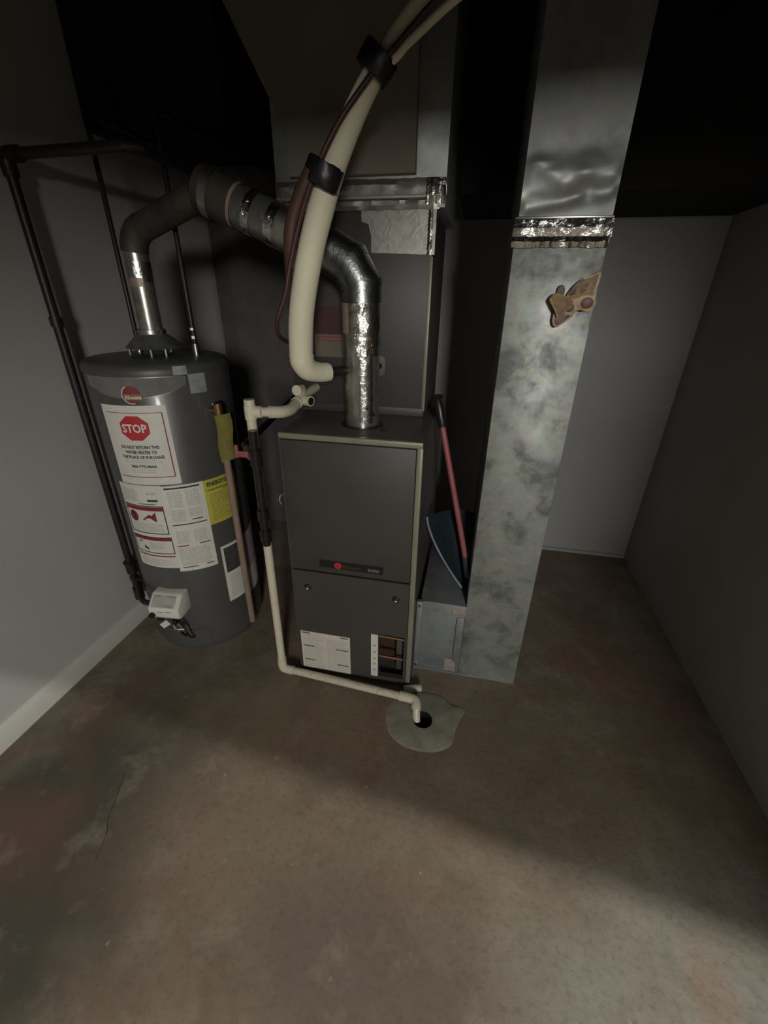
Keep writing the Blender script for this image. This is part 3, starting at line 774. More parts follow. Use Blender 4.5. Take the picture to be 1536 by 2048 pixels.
for i, z in enumerate((0.20, 0.165, 0.132, 0.103, 0.07)):
    r_ = 0.006 if i != 3 else 0.0065
    poly_patch(bm, f, [(-0.267 + r_ * math.cos(t * PI / 6), z + r_ * 0.7 * math.sin(t * PI / 6)) for t in range(12)], 0.002)
link('sticker_symbols', bm, 'ink_grey', ld, None)
# inside the window: dark cavity with two copper coloured rails
bm = BM(); box(bm, FX0 + T + .002, FX1 - T - .002, FY0 + 0.10, FY0 + 0.104, 0.022, 0.50); link('inner_baffle', bm, 'inner', FU)
for z in (0.222, 0.118):
    bm = BM(); tube(bm, [(WX0 - 0.03, FY0 + 0.022, z + 0.004), (WX1 + 0.012, FY0 + 0.022, z)], 0.006, 12); link('copper_rail', bm, 'copper', FU)
bm = BM(); box(bm, WX0 + 0.06, WX1 - 0.002, FY0 + 0.05, FY0 + 0.09, 0.03, 0.20, 0.004); link('inner_box', bm, 'furnace', FU)
# collar where the flue leaves
FLX, FLY, FLR = -0.352, 1.375, 0.0560
bm = BM(); lathe(bm, [(FLR + 0.001, FZ), (FLR + 0.014, FZ), (FLR + 0.014, FZ + 0.004), (FLR + 0.001, FZ + 0.004)], FLX, FLY, 40); link('flue_collar', bm, 'black', FU)
bm = BM()
tube(bm, [(-0.264, 1.31, FZ), (-0.264, 1.31, FZ + 0.004)], 0.009, 12); link('knockout_plug', bm, 'black', FU)

# ------------------------------------------------------------ furnace flue
FF = thing('furnace_flue', (FLX, FLY, FZ), 'shiny round flue pipe rising from the furnace top, then slanting up to the left', 'flue')
bm = BM(); tube(bm, [(FLX, FLY, FZ - 0.006), (FLX, FLY, 1.400)], FLR, 48); link('upright_pipe', bm, 'flue', FF)
bm = BM()
pts = [Vector(p) for p in ((FLX, FLY, 1.388), (FLX - 0.001, FLY, 1.436), (-0.386, FLY, 1.489), (-0.452, FLY, 1.5245))]
tube(bm, pts, FLR + 0.004, 48); el = link('elbow', bm, 'flue_elbow', FF, 12)
bm = BM()
for k in (1, 2):
    d0 = (pts[k] - pts[k - 1]).normalized(); d1 = (pts[k + 1] - pts[k]).normalized(); dm = (d0 + d1).normalized()
    tube(bm, [pts[k] - d0 * 0.005, pts[k], pts[k] + d1 * 0.005], FLR + 0.0062, 48)
link('gore_seam', bm, 'flue_elbow', el, 20)
p1 = pts[-1]; p2 = Vector((-0.735, 1.378, 1.640)); dv = (p2 - p1).normalized()
bm = BM(); tube(bm, [p1 - dv * 0.012, p2], FLR, 40); link('slanted_pipe', bm, 'flue_slant', FF)
def sleeve(name, a, b, m, jit=0.02, rr=FLR + 0.0025, n=5):
    bm = BM(); tube(bm, [a + (b - a) * i / n for i in range(n + 1)], rr, 36, 0, False, jit); return link(name, bm, m, FF, 22)
sleeve('foil_tape', p1 + dv * 0.000, p1 + dv * 0.055, 'foil')
sleeve('foil_tape', p1 + dv * 0.150, p1 + dv * 0.178, 'foil')
sleeve('foil_tape', p1 + dv * 0.225, p1 + dv * 0.250, 'foil')
sleeve('tan_glint_tape', p1 + dv * 0.285, p1 + dv * 0.325, 'foil_tan_glint', 0.006)
sleeve('foil_tape', p1 + dv * 0.105, p1 + dv * 0.150, 'foil_soft', 0.006)
# wye at the upper end
bm = BM(); tube(bm, [p2 - dv * 0.01, p2 + dv * 0.10], FLR + 0.006, 40); tube(bm, [p2 + dv * 0.07, p2 + dv * 0.06 + Vector((0, 0.25, 0.06)), (-0.79, YC - 0.003, 1.80)], FLR + 0.004, 32); link('wye', bm, 'flue_shaded', FF)
bm = BM(); tube(bm, [p2 + dv * 0.050, p2 + dv * 0.075], FLR + 0.0085, 40, 0, False, 0.01); link('foil_tape', bm, 'foil_soft', FF)
# upper tape on the upright and the tan reflection painted over it
bm = BM(); tube(bm, [(FLX, FLY, 1.392 - i * 0.03) for i in range(6)], FLR + 0.0022, 40, 0, False, 0.022); link('foil_tape', bm, 'foil', FF, 20)
bm = BM()
r_ = FLR + 0.0042
for k in range(8):
    a0, a1 = R_(-172 + k * 7), R_(-172 + (k + 1) * 7)
    add(bm, [(FLX + r_ * math.cos(a0), FLY + r_ * math.sin(a0), 1.305), (FLX + r_ * math.cos(a1), FLY + r_ * math.sin(a1), 1.305), (FLX + r_ * math.cos(a1), FLY + r_ * math.sin(a1), 1.388), (FLX + r_ * math.cos(a0), FLY + r_ * math.sin(a0), 1.388)], [(0, 1, 2, 3)])
link('tan_glint_tape', bm, 'foil_tan_glint', FF)
bm = BM(); g = []
fz = lambda ph, z, d: Vector((FLX + (FLR + d) * math.cos(R_(ph)), FLY + (FLR + d) * math.sin(R_(ph)), z))
for k in range(29):
    z = 1.035 + (1.312 - 1.035) * k / 28
    g.append([bm.verts.new(fz(-88 + 48 * i / 8 + random.uniform(-1.5, 1.5), z + random.uniform(-.002, .002), 0.0006 if i in (0, 8) else 0.0012 + random.uniform(0, .0016))) for i in range(9)])
for a, b in zip(g, g[1:]):
    for i in range(8): bm.faces.new((a[i], a[i + 1], b[i + 1], b[i]))
link('seam_tape', bm, 'foil_seam', FF, 60)
# red stripes printed on the tape, dark dash near the base
bm = BM()
def cylf(phi_c, zc_, r=FLR):
    return lambda x, z, d: Vector((FLX + (r + d) * math.cos(R_(phi_c) + x / r), FLY + (r + d) * math.sin(R_(phi_c) + x / r), zc_ + z))
f = cylf(-58, 1.262)
for k in range(2):
    add(bm, [f(-0.012, 0.010 - k * .009, .0036), f(0.016, -0.002 - k * .009, .0036), f(0.016, 0.000 - k * .009, .0036), f(-0.012, 0.012 - k * .009, .0036)], [(0, 1, 2, 3)])
link('red_stripe', bm, 'red', FF, None)
bm = BM(); f = cylf(-52, 1.070)
add(bm, [f(-0.014, 0.014, .0036), f(0.016, -0.014, .0036), f(0.022, -0.009, .0036), f(-0.008, 0.016, .0036)], [(0, 1, 2, 3)])
link('dark_slot', bm, 'black', FF, None)

# ================================================================== COIL CABINET
KX0, KX1, KY0, KY1, KZ1 = -0.655, -0.162, 1.523, 1.955, 1.640
CO = thing('coil_cabinet', ((KX0 + KX1) / 2, (KY0 + KY1) / 2, FZ), 'brown metal evaporator coil cabinet standing on the back of the furnace', 'coil cabinet')
bm = BM(); box(bm, KX0, KX1, KY0, KY1, FZ + 0.001, KZ1, 0.004); link('casing', bm, 'coil', CO, 30)
bm = BM(); box(bm, KX1 - 0.010, KX1 + 0.0015, KY0 - 0.0015, KY0 + 0.010, FZ + 0.02, KZ1 - 0.12, 0.002); link('corner_edge', bm, 'furnace_edge', CO, 30)
bm = BM(); box(bm, KX0 + 0.01, KX1 - 0.004, KY0 - 0.003, KY0 + 0.002, FZ + 0.001, FZ + 0.03, 0.001); link('base_rail', bm, 'coil', CO, 30)
f = plane_front(0, 0, KY0)
bm = BM()   # foil patch with the stepped left end
st = [(-0.357, 1.530), (-0.157, 1.524), (-0.157, 1.642), (-0.388, 1.642), (-0.388, 1.612), (-0.366, 1.606), (-0.357, 1.575)]
poly_patch(bm, f, st, 0.0016); link('foil_patch', bm, 'foil_soft', CO, None)
bm = BM()
nz = 14
for xa, xb, dd in ((-0.181, -0.166, 0.003),):
    for i in range(nz):
        z0 = 1.524 + (1.64 - 1.524) * i / nz; z1 = 1.524 + (1.64 - 1.524) * (i + 1) / nz
        j = random.uniform(-.002, .002)
        add(bm, [f(xa + j, z0, dd), f((xa + xb) / 2, z0, dd + .003), f(xb, z0, dd - .001), f(xb, z1, dd), f((xa + xb) / 2, z1, dd + .002), f(xa - j, z1, dd)], [(0, 1, 4, 5), (1, 2, 3, 4)])
link('corner_tape', bm, 'foil', CO, 20)
bm = BM()
for i in range(nz):
    z0 = 1.522 + (1.64 - 1.522) * i / nz; z1 = 1.522 + (1.64 - 1.522) * (i + 1) / nz; j = random.uniform(-.002, .002)
    add(bm, [(KX1 + .0012, KY0 + .002, z0), (KX1 + .004 + j, KY0 + .03, z0), (KX1 + .002, KY0 + .06, z0), (KX1 + .002, KY0 + .06, z1), (KX1 + .004 - j, KY0 + .03, z1), (KX1 + .0012, KY0 + .002, z1)], [(0, 1, 4, 5), (1, 2, 3, 4)])
link('corner_tape', bm, 'foil', CO, 20)
bm = BM(); patch(bm, f, -0.560, -0.420, 1.213, 1.375, 0.0012); cl_ = link('cabinet_label', bm, 'red_deep', CO, None); tag(cl_, 'dark red label with a grey lower strip')
bm = BM(); patch(bm, f, -0.560, -0.420, 1.213, 1.287, 0.0020); link('label_strip', bm, 'label_olive', cl_, None)
bm = BM(); bars(bm, f, -0.55, -0.43, 1.262, 1.284, 2, 0.003, 0.4, .3); link('label_print', bm, 'red_dark', cl_, None)

# ------------------------------------------------------------ supply plenum over the coil
PL = thing('supply_plenum', ((KX0 + KX1) / 2, 1.74, KZ1), 'sheet metal plenum box above the coil cabinet, taped at its base', 'duct')
bm = BM(); box(bm, KX0 - 0.004, -0.133, KY0 - 0.004, KY1 + 0.002, KZ1 + 0.003, ZC - 0.003, 0.002); link('box', bm, 'galv_flat', PL, 30)
bm = BM(); out = [(-0.600, 1.722), (-0.222, 1.722), (-0.226, ZC - .004), (-0.885, ZC - .004), (-0.765, 2.117), (-0.600, 1.820)]
prism(bm, out, KY0 - 0.034, KY0 - 0.003); link('flared_panel', bm, 'panel', PL, 30)
def crinkle_strip(name, x0, x1, z0, z1, y, m, parent, nx=26, amp=0.004, rows=3, base=0.004):
    bm = BM(); g = []
    for r_ in range(rows + 1):
        row = []
        for i in range(nx + 1):
            edge = r_ in (0, rows) or i in (0, nx)
            row.append(bm.verts.new((x0 + (x1 - x0) * i / nx + random.uniform(-.001, .001), y - (0.0008 if edge else base + random.uniform(0, amp)), z0 + (z1 - z0) * r_ / rows + random.uniform(-.0012, .0012))))
        g.append(row)
    for a, b in zip(g, g[1:]):
        for i in range(nx): bm.faces.new((a[i], a[i + 1], b[i + 1], b[i]))
    return link(name, bm, m, parent, 14)
crinkle_strip('foil_tape', KX0 - 0.005, -0.132, 1.672, 1.716, KY0 - 0.004, 'foil_soft', PL, 30, 0.003)
crinkle_strip('foil_tape', KX0 - 0.005, -0.150, 1.640, 1.674, KY0 - 0.003, 'foil_soft', PL, 30, 0.004)
crinkle_strip('foil_tape', -0.192, -0.133, 1.652, 1.714, KY0 - 0.007, 'foil', PL, 12, 0.004)
bm = BM(); box(bm, KX0 - 0.004, -0.140, KY0 - 0.010, KY0 - 0.003, 1.668, 1.676, 0.001); link('joint_flange', bm, 'galv_flat', PL, 30)

# ================================================================== RETURN DUCT
QX0, QX1, QY0, QY1 = 0.066, 0.291, 1.316, 1.78
RD = thing('return_duct', (0.10, 1.55, 0), 'tall rectangular galvanized duct dropping to the floor right of the furnace', 'duct')
bm = BM(); box(bm, QX0, QX1, QY0, QY1, 0.0, 1.535, 0.002)
bmesh.ops.subdivide_edges(bm, edges=bm.edges[:], cuts=0)
link('riser', bm, 'galv', RD, 30)
bm = BM()   # upper section, front face dented near its foot
nx, nz = 30, 90
zs = 1.578; ze = ZC - 0.003
gr = []
rd = random.Random(3)
dents = [(rd.uniform(0.1, 0.92), rd.uniform(1.628, 1.705), rd.uniform(0.06, 0.13), rd.uniform(0.006, 0.014), rd.uniform(-0.003, 0.0045)) for _ in range(26)]
def dent(x, z):
    u = (x - QX0) / (QX1 - QX0); d = 0.0
    d += 0.009 * math.exp(-((z - (1.668 + 0.012 * u)) / 0.026) ** 2 - ((u - 0.6) / 0.45) ** 2) - 0.007 * math.exp(-((z - (1.606 + 0.035 * u)) / 0.018) ** 2)
    for a, b, c, e, f_ in dents: d += f_ * math.exp(-(((u - a) / c) ** 2 + ((z - b) / e) ** 2))
    return d * max(0.0, min(1, u / 0.06, (1 - u) / 0.06))
for k in range(nz + 1):
    t = (k / nz) ** 1.7; z = zs + (ze - zs) * t
    gr.append([bm.verts.new((QX0 + 0.004 + (QX1 - QX0 - 0.006) * i / nx, QY0 - dent(QX0 + (QX1 - QX0) * i / nx, z), z)) for i in range(nx + 1)])
for a, b in zip(gr, gr[1:]):
    for i in range(nx): bm.faces.new((a[i], a[i + 1], b[i + 1], b[i]))
xa, xb = QX0 + 0.004, QX1 - 0.002
bk = [bm.verts.new(p) for p in ((xa, QY1, zs), (xb, QY1, zs), (xb, QY1, ze), (xa, QY1, ze))]
bm.faces.new([r[0] for r in gr] + [bk[3], bk[0]]); bm.faces.new([r[-1] for r in gr] + [bk[2], bk[1]]); bm.faces.new(bk)
bm.faces.new(gr[-1] + [bk[2], bk[3]]); bm.faces.new(gr[0] + [bk[1], bk[0]])
link('upper_section', bm, 'galv_flat', RD, 40)
# taped joint
bm = BM(); box(bm, QX0 - 0.003, QX1 + 0.002, QY0 - 0.006, QY1, 1.530, 1.583, 0.002); link('joint_collar', bm, 'galv_flat', RD, 30)
crinkle_strip('foil_tape', QX0 - 0.006, QX1 + 0.003, 1.545, 1.582, QY0 - 0.0065, 'foil', RD, 12, 0.006, 2, 0.003)
crinkle_strip('foil_tape', QX0 - 0.006, QX1 - 0.002, 1.522, 1.546, QY0 - 0.0065, 'foil', RD, 30, 0.006, 2, 0.003)
bm = BM(); box(bm, QX0 - 0.004, QX1 + 0.001, QY0 - 0.008, QY0 + 0.004, 1.583, 1.588, 0.001); link('joint_lip', bm, 'steel', RD, 30)
# boot joining the furnace
bm = BM(); box(bm, -0.110, QX0 - 0.0005, QY0 + 0.001, QY1, 0.0, 0.355, 0.002); link('boot', bm, 'galv_boot', RD, 30)
bm = BM(); box(bm, 0.036, 0.064, QY0 - 0.0025, QY0 + 0.003, 0.06, 0.30, 0.0008); link('seam_cleat', bm, 'galv_boot', RD, 30)
bm = BM(); box(bm, 0.0345, 0.0365, QY0 - 0.0018, QY0 + 0.002, 0.10, 0.29); link('seam_gap', bm, 'black', RD, 30)
crinkle_strip('foil_tape', 0.012, 0.066, 0.305, 0.354, QY0, 'foil_pink', RD, 8, 0.003, 5, 0.002)
crinkle_strip('foil_tape', 0.004, 0.050, 0.012, 0.078, QY0, 'foil_pink', RD, 7, 0.002, 5, 0.002)
bm = BM(); box(bm, -0.112, QX1 + 0.001, QY0 - 0.004, QY0 + 0.002, 0.0, 0.008, 0.001); link('base_flange', bm, 'galv_flat', RD, 30)
# filter slot cover between furnace and boot
bm = BM(); box(bm, -0.1225, -0.100, QY0 - 0.018, QY0 + 0.004, 0.012, 0.362, 0.003); fs = link('filter_cover', bm, 'galv_flat', RD, 30)
for z in (0.345, 0.040):
    bm = BM(); tube(bm, [(-0.111, QY0 - 0.016, z), (-0.111, QY0 - 0.024, z)], [0.007, 0.005], 14); link('screw', bm, 'steel', fs)

# ornament stuck on the riser: two big wings, one lower wing with rimmed spots
OR = thing('ornament', (0.225, QY0, 1.40), 'small orange-brown ornament with pale-rimmed dark spots stuck on the tall duct', 'ornament')
def slab(name, pts, y0, y1, m, parent, bev=0.003):
    bm = BM(); prism(bm, pts, y0, y1)
    bmesh.ops.bevel(bm, geom=[e for e in bm.edges if all(abs(v.co.y - y0) < 1e-5 for v in e.verts)], offset=bev, segments=2, profile=0.5, affect='EDGES')
    return link(name, bm, m, parent, 40)
yb = QY0 - 0.003
def smooth_outline(pts, n=5): return [(p.x, p.z) for p in catmull([(x, 0, z) for x, z in pts + pts[:1]], n)[:-1]]
# upper wing: pale rimmed triangle reaching to the upper right
wing_u = [(0.212, 1.404), (0.220, 1.424), (0.234, 1.444), (0.250, 1.456), (0.268, 1.462), (0.286, 1.471), (0.287, 1.450), (0.283, 1.428), (0.276, 1.412), (0.250, 1.400)]
slab('upper_wing', smooth_outline(wing_u), yb - 0.014, yb, 'orn_rim', OR)
def inset(pts, k): 
    cx = sum(p[0] for p in pts) / len(pts); cz = sum(p[1] for p in pts) / len(pts); return [(cx + (x - cx) * k, cz + (z - cz) * k) for x, z in pts]
slab('upper_wing_field', smooth_outline(inset(wing_u, 0.80)), yb - 0.016, yb - 0.010, 'orn', OR, 0.001)
slab('wing_stripe', smooth_outline([(0.219, 1.416), (0.226, 1.434), (0.240, 1.449), (0.248, 1.452), (0.240, 1.436), (0.232, 1.418)]), yb - 0.0185, yb - 0.012, 'orn_spot', OR, 0.001)
slab('wing_stripe', smooth_outline([(0.244, 1.420), (0.252, 1.436), (0.262, 1.444), (0.258, 1.428)]), yb - 0.0185, yb - 0.012, 'orn_spot', OR, 0.001)
slab('body', smooth_outline([(0.172, 1.402), (0.176, 1.414), (0.186, 1.420), (0.200, 1.418), (0.222, 1.410), (0.232, 1.400), (0.226, 1.386), (0.206, 1.372), (0.194, 1.376), (0.184, 1.390)]), yb - 0.024, yb, 'orn', OR)
bm = BM()
tube(bm, [(0.174, yb - 0.024, 1.408), (0.182, yb - 0.026, 1.394), (0.192, yb - 0.026, 1.380), (0.200, yb - 0.024, 1.366)], 0.0028, 8, 5); link('body_ridge', bm, 'orn_rim', OR)
low = [(0.190, 1.372), (0.191, 1.352), (0.200, 1.339), (0.213, 1.345), (0.230, 1.358), (0.240, 1.370), (0.224, 1.382), (0.204, 1.386)]
slab('lower_wing', smooth_outline(low), yb - 0.016, yb, 'orn_rim', OR)
slab('lower_wing_field', smooth_outline(inset(low, 0.72)), yb - 0.018, yb - 0.012, 'orn_spot', OR, 0.001)
spot = [(0.206, 1.386), (0.222, 1.399), (0.240, 1.409), (0.258, 1.416), (0.276, 1.414), (0.288, 1.403), (0.288, 1.390), (0.276, 1.381), (0.258, 1.380), (0.248, 1.384), (0.240, 1.374), (0.224, 1.370), (0.212, 1.374)]
slab('spotted_wing', smooth_outline(spot), yb - 0.021, yb, 'orn_rim', OR)
for (x, z, a, b) in ((0.2270, 1.3870, 0.0100, 0.0105), (0.2665, 1.3985, 0.0150, 0.0130)):
    slab('spot', [(x + a * math.cos(t * PI / 10), z + b * math.sin(t * PI / 10)) for t in range(20)], yb - 0.0235, yb - 0.017, 'orn_spot', OR, 0.001)
slab('stub', smooth_outline([(0.190, 1.418), (0.193, 1.436), (0.202, 1.439), (0.209, 1.430), (0.207, 1.416)]), yb - 0.010, yb, 'valve_grey_dark', OR)

# ================================================================== SHOVEL
SH = thing('shovel', (-0.02, 1.46, 0.357), 'dark blue shovel with red shaft and black grip, standing on the low duct', 'shovel')
a_ = Vector((-0.092, 1.470, 1.022)); b_ = Vector((0.054, 1.400, 0.475))
bm = BM(); tube(bm, [a_, b_], 0.0105, 16); link('shaft', bm, 'shaft_red', SH)
bm = BM(); d_ = (a_ - b_).normalized()
tube(bm, [a_ - d_ * 0.02, a_ + d_ * 0.0, a_ + d_ * 0.055, a_ + d_ * 0.075], [0.014, 0.0165, 0.0165, 0.011], 16); link('grip', bm, 'black', SH)
# scooped blade
bm = BM(); nu, nv = 14, 14; g = []
for i in range(nu + 1):
    u = i / nu
    row = []
    for k in range(nv + 1):
        v = k / nv
        # left edge runs from the top corner down to the tip, curving
        lx = -0.119 + 0.161 * v ** 1.25; lz = 0.655 - 0.285 * v ** 0.85
        rx = 0.105 + 0.01 * v; rz = 0.665 - 0.30 * v
        x = lx + (rx - lx) * u; z = lz + (rz - lz) * u
        y = 1.415 + 0.085 * math.sin(PI * min(1, u * 0.9 + 0.02)) * (1 - 0.65 * v) + 0.03 * (1 - v)
        row.append(bm.verts.new((x, y, z)))
    g.append(row)
for a, b in zip(g, g[1:]):
    for k in range(nv): bm.faces.new((a[k], a[k + 1], b[k + 1], b[k]))
edge_pts = [g[0][k].co.copy() for k in range(nv + 1)]
bmesh.ops.solidify(bm, geom=bm.faces[:], thickness=0.004)
bl = link('blade', bm, 'blade', SH, 50)
bm = BM(); tube(bm, edge_pts, 0.0045, 8); link('blade_rim', bm, 'blade_edge', bl)
bm = BM(); tube(bm, [b_ + d_ * 0.05, b_ - d_ * 0.03, b_ - d_ * 0.05 + Vector((0, .015, 0))], [0.013, 0.015, 0.012], 14); link('socket', bm, 'blade', SH)

# ================================================================== REFRIGERANT LINES
A = [(-0.457, 1.27, 1.202), (-0.478, 1.235, 1.212), (-0.490, 1.21, 1.248), (-0.480, 1.2, 1.333), (-0.467, 1.2, 1.406), (-0.439, 1.2, 1.509), (-0.409, 1.2, 1.592), (-0.379, 1.2, 1.665), (-0.345, 1.2, 1.727), (-0.312, 1.2, 1.778), (-0.280, 1.2, 1.822), (-0.252, 1.2, 1.858), (-0.220, 1.2, 1.893), (-0.181, 1.2, 1.928), (-0.134, 1.2, 1.961), (-0.07, 1.2, 1.996), (0.02, 1.2, 2.05), (0.10, 1.2, 2.15), (0.13, 1.2, ZC)]
rA = [0.028, 0.030, 0.0335, 0.034, 0.0335, 0.033, 0.0325, 0.031, 0.028, 0.0245, 0.022, 0.0205, 0.0185, 0.0175, 0.017, 0.017, 0.017, 0.017, 0.017]
SL = thing('suction_line', A[2], 'thick white insulated refrigerant line curving up from the coil cabinet to the ceiling', 'pipe')
bm = BM(); tube(bm, A[2:], rA[2:], 24, 6); link('insulation', bm, 'insul', SL, 50)
bm = BM(); tube(bm, [(-0.4885, 1.212, 1.256), (-0.489, 1.214, 1.236), (-0.480, 1.230, 1.212), (-0.458, 1.262, 1.200), (-0.440, 1.285, 1.198)], [0.0345, 0.0345, 0.032, 0.0285, 0.0275], 24, 5); link('elbow_insulation', bm, 'insul', SL, 50)
bm = BM(); tube(bm, [(-0.447, 1.278, 1.197), (-0.434, 1.291, 1.197)], [0.0275, 0.0255], 24); link('end_piece', bm, 'insul', SL, 50)
bm = BM(); tube(bm, [(-0.437, 1.288, 1.197), (-0.36, 1.40, 1.195), (-0.33, KY0 + .002, 1.19)], 0.013, 14, 5); link('copper_stub', bm, 'iron', SL)
bm = BM(); tube(bm, [(-0.333, KY0 + .002, 1.19), (-0.331, KY0 - 0.006, 1.19)], 0.035, 20); link('grommet', bm, 'black', SL)
def near(P, z):   # point and direction on the line at height z
    Q = catmull(P, 8)
    for a, b in zip(Q, Q[1:]):
        if a.z <= z <= b.z: return a, (b - a).normalized()
for z, r_, wd in ((1.660, 0.041, 0.024), (1.843, 0.036, 0.021)):
    p, d_ = near(A[2:], z); off = Vector((-0.010 if z < 1.8 else 0.0, -0.016, 0))
    bm = BM(); nseg = 28; dirs = d_; u = Vector((0, 1, 0)); v = dirs.cross(u).normalized(); u = v.cross(dirs)
    rings = []
    for s, k in ((-wd, .96), (-wd * .9, 1.02), (0, 1.05), (wd * .9, 1.02), (wd, .96)):
        rings.append([bm.verts.new(p + off + dirs * (s + random.uniform(-.002, .002)) + v * math.cos(2 * PI * i / nseg) * r_ * k * 1.06 + u * math.sin(2 * PI * i / nseg) * r_ * .92 * k) for i in range(nseg)])
    for a, b in zip(rings, rings[1:]):
        for i in range(nseg): bm.faces.new((a[i], a[(i + 1) % nseg], b[(i + 1) % nseg], b[i]))
    bm.faces.new(rings[0][::-1]); bm.faces.new(rings[-1])
    link('tape_band', bm, 'tape_black', SL, 40)
B = [(-0.385, 1.19, 1.655), (-0.350, 1.18, 1.737), (-0.313, 1.18, 1.796), (-0.272, 1.175, 1.838), (-0.232, 1.172, 1.838), (-0.201, 1.175, 1.862), (-0.167, 1.18, 1.886), (-0.129, 1.18, 1.910), (-0.088, 1.18, 1.932), (-0.031, 1.18, 1.959), (0.06, 1.18, 2.02), (0.15, 1.18, 2.15), (0.18, 1.18, ZC)]
bm = BM(); tube(bm, B, 0.0080, 14, 6)
o = link('liquid_line', bm, 'insul', None, 50); tag(o, 'thin white pipe taped alongside the thick insulated line at the top', 'pipe')
W1 = [(-0.545, 1.30, 1.27), (-0.545, 1.20, 1.30), (-0.535, 1.168, 1.34), (-0.504, 1.168, 1.41), (-0.486, 1.168, 1.474), (-0.455, 1.166, 1.558), (-0.422, 1.160, 1.626), (-0.382, 1.155, 1.690), (-0.340, 1.160, 1.749), (-0.304, 1.164, 1.788), (-0.268, 1.164, 1.821), (-0.230, 1.164, 1.850), (-0.195, 1.168, 1.880), (-0.155, 1.168, 1.911), (-0.110, 1.168, 1.940), (-0.05, 1.168, 1.972), (0.05, 1.17, 2.04), (0.13, 1.17, 2.15), (0.155, 1.17, ZC)]
bm = BM(); tube(bm, W1, 0.0060, 10, 6)
o = link('control_cable', bm, 'wire_red', None, 50); tag(o, 'dark red control cable running up along the white insulated line', 'cable')
W2 = [(-0.494, 1.20, 1.470), (-0.486, 1.184, 1.529), (-0.471, 1.178, 1.575), (-0.446, 1.172, 1.620), (-0.414, 1.166, 1.662)]
bm = BM(); tube(bm, W2, 0.018, 14, 6)
tube(bm, [W2[0], (-0.500, 1.235, 1.40), (-0.512, 1.27, 1.33)], 0.006, 8, 5)
o = link('cable_bundle', bm, 'wire_brown', None, 50); tag(o, 'loose brown cable bundle behind the lower tape band of the white line', 'cable')

# ================================================================== CONDENSATE DRAIN
PVX, PVY = -0.652, 1.176
CP = thing('condensate_pipe', (PVX, PVY, 0.0), 'white plastic drain pipe running down beside the furnace and along the floor to the hole', 'pipe')
pr_ = 0.0150
bm = BM(); tube(bm, [(PVX, PVY, 0.05), (PVX, PVY, 1.10)], pr_, 20); link('upright', bm, 'pvc', CP)
bm = BM(); tube(bm, [(PVX, PVY, 1.085), (PVX, PVY, 1.125)], pr_ + 0.0012, 20); link('open_top', bm, 'pvc', CP)
bm = BM(); tube(bm, [(PVX, PVY, 1.066), (PVX, PVY, 1.108)], pr_ + 0.003, 20); tube(bm, [(PVX, PVY, 1.088), (PVX + 0.034, PVY + 0.006, 1.088)], pr_ + 0.003, 20); link('tee', bm, 'pvc', CP)
bm = BM(); tube(bm, [(PVX + 0.030, PVY + 0.005, 1.088), (PVX + 0.062, PVY + 0.032, 1.084)], pr_, 20); link('primer_stub', bm, 'pvc_pink', CP)
bm = BM(); tube(bm, [(PVX + 0.050, PVY + 0.022, 1.085), (PVX + 0.078, PVY + 0.055, 1.080), (PVX + 0.086, PVY + 0.105, 1.078), (PVX + 0.080, PVY + 0.165, 1.084)], pr_ + 0.0035, 20, 5); link('elbow', bm, 'pvc', CP)
bm = BM(); tube(bm, [(PVX + 0.081, PVY + 0.155, 1.083), (PVX + 0.082, PVY + 0.25, 1.096), (PVX + 0.085, KY0 + .004, 1.104)], pr_, 20, 5); link('cabinet_stub', bm, 'pvc', CP)
# drain tee with an open cleanout on the cabinet side
bm = BM(); c0 = Vector((PVX + 0.0815, PVY + 0.20, 1.089))
tube(bm, [c0 + Vector((0, -.04, -.005)), c0 + Vector((.002, .04, .006))], pr_ + 0.005, 20)
tube(bm, [c0, c0 + Vector((0.046, -0.022, 0.001))], pr_ + 0.002, 20); link('branch_tee', bm, 'pvc', CP)
bm = BM(); dd = Vector((0.046, -0.022, 0.001)).normalized(); e1 = c0 + Vector((0.046, -0.022, 0.001))
tube(bm, [e1 - dd * 0.001, e1 + dd * 0.0012], pr_ - 0.002, 20); link('open_end', bm, 'black', CP)
bm = BM(); tube(bm, [c0 + Vector((0.0, 0.015, 0.010)), c0 + Vector((0.0, 0.006, 0.030)), c0 + Vector((-0.003, -0.022, 0.034))], [pr_ + .002, pr_ + .004, pr_ + .002], 20); tube(bm, [c0 + Vector((-0.003, -0.021, 0.034)), c0 + Vector((-0.0035, -0.026, 0.0345))], 0.008, 16); link('cap_branch', bm, 'pvc', CP)
# along the floor
bm = BM(); E0 = Vector((PVX + 0.006, PVY - 0.001, 0.0185)); E1 = Vector((-0.118, 1.126, 0.036))
tube(bm, [E0, E1], pr_, 20); link('floor_run', bm, 'pvc_dirty', CP)
bm = BM(); tube(bm, [(PVX, PVY, 0.072), (PVX, PVY, 0.035), (PVX + 0.010, PVY - .001, 0.0195), (PVX + 0.048, PVY - 0.005, 0.0198)], pr_ + 0.0032, 20, 4); link('foot_elbow', bm, 'pvc', CP)
bm = BM(); tube(bm, [(-0.150, 1.129, 0.036), (-0.108, 1.125, 0.037), (-0.088, 1.118, 0.036), (-0.082, 1.100, 0.030), (-0.081, 1.090, 0.024)], pr_ + 0.0034, 20, 4); link('end_elbow', bm, 'pvc', CP)
bm = BM(); tube(bm, [(-0.081, 1.094, 0.027), (-0.0745, 1.068, -0.012)], pr_ - 0.0005, 20); link('outlet', bm, 'pvc', CP)
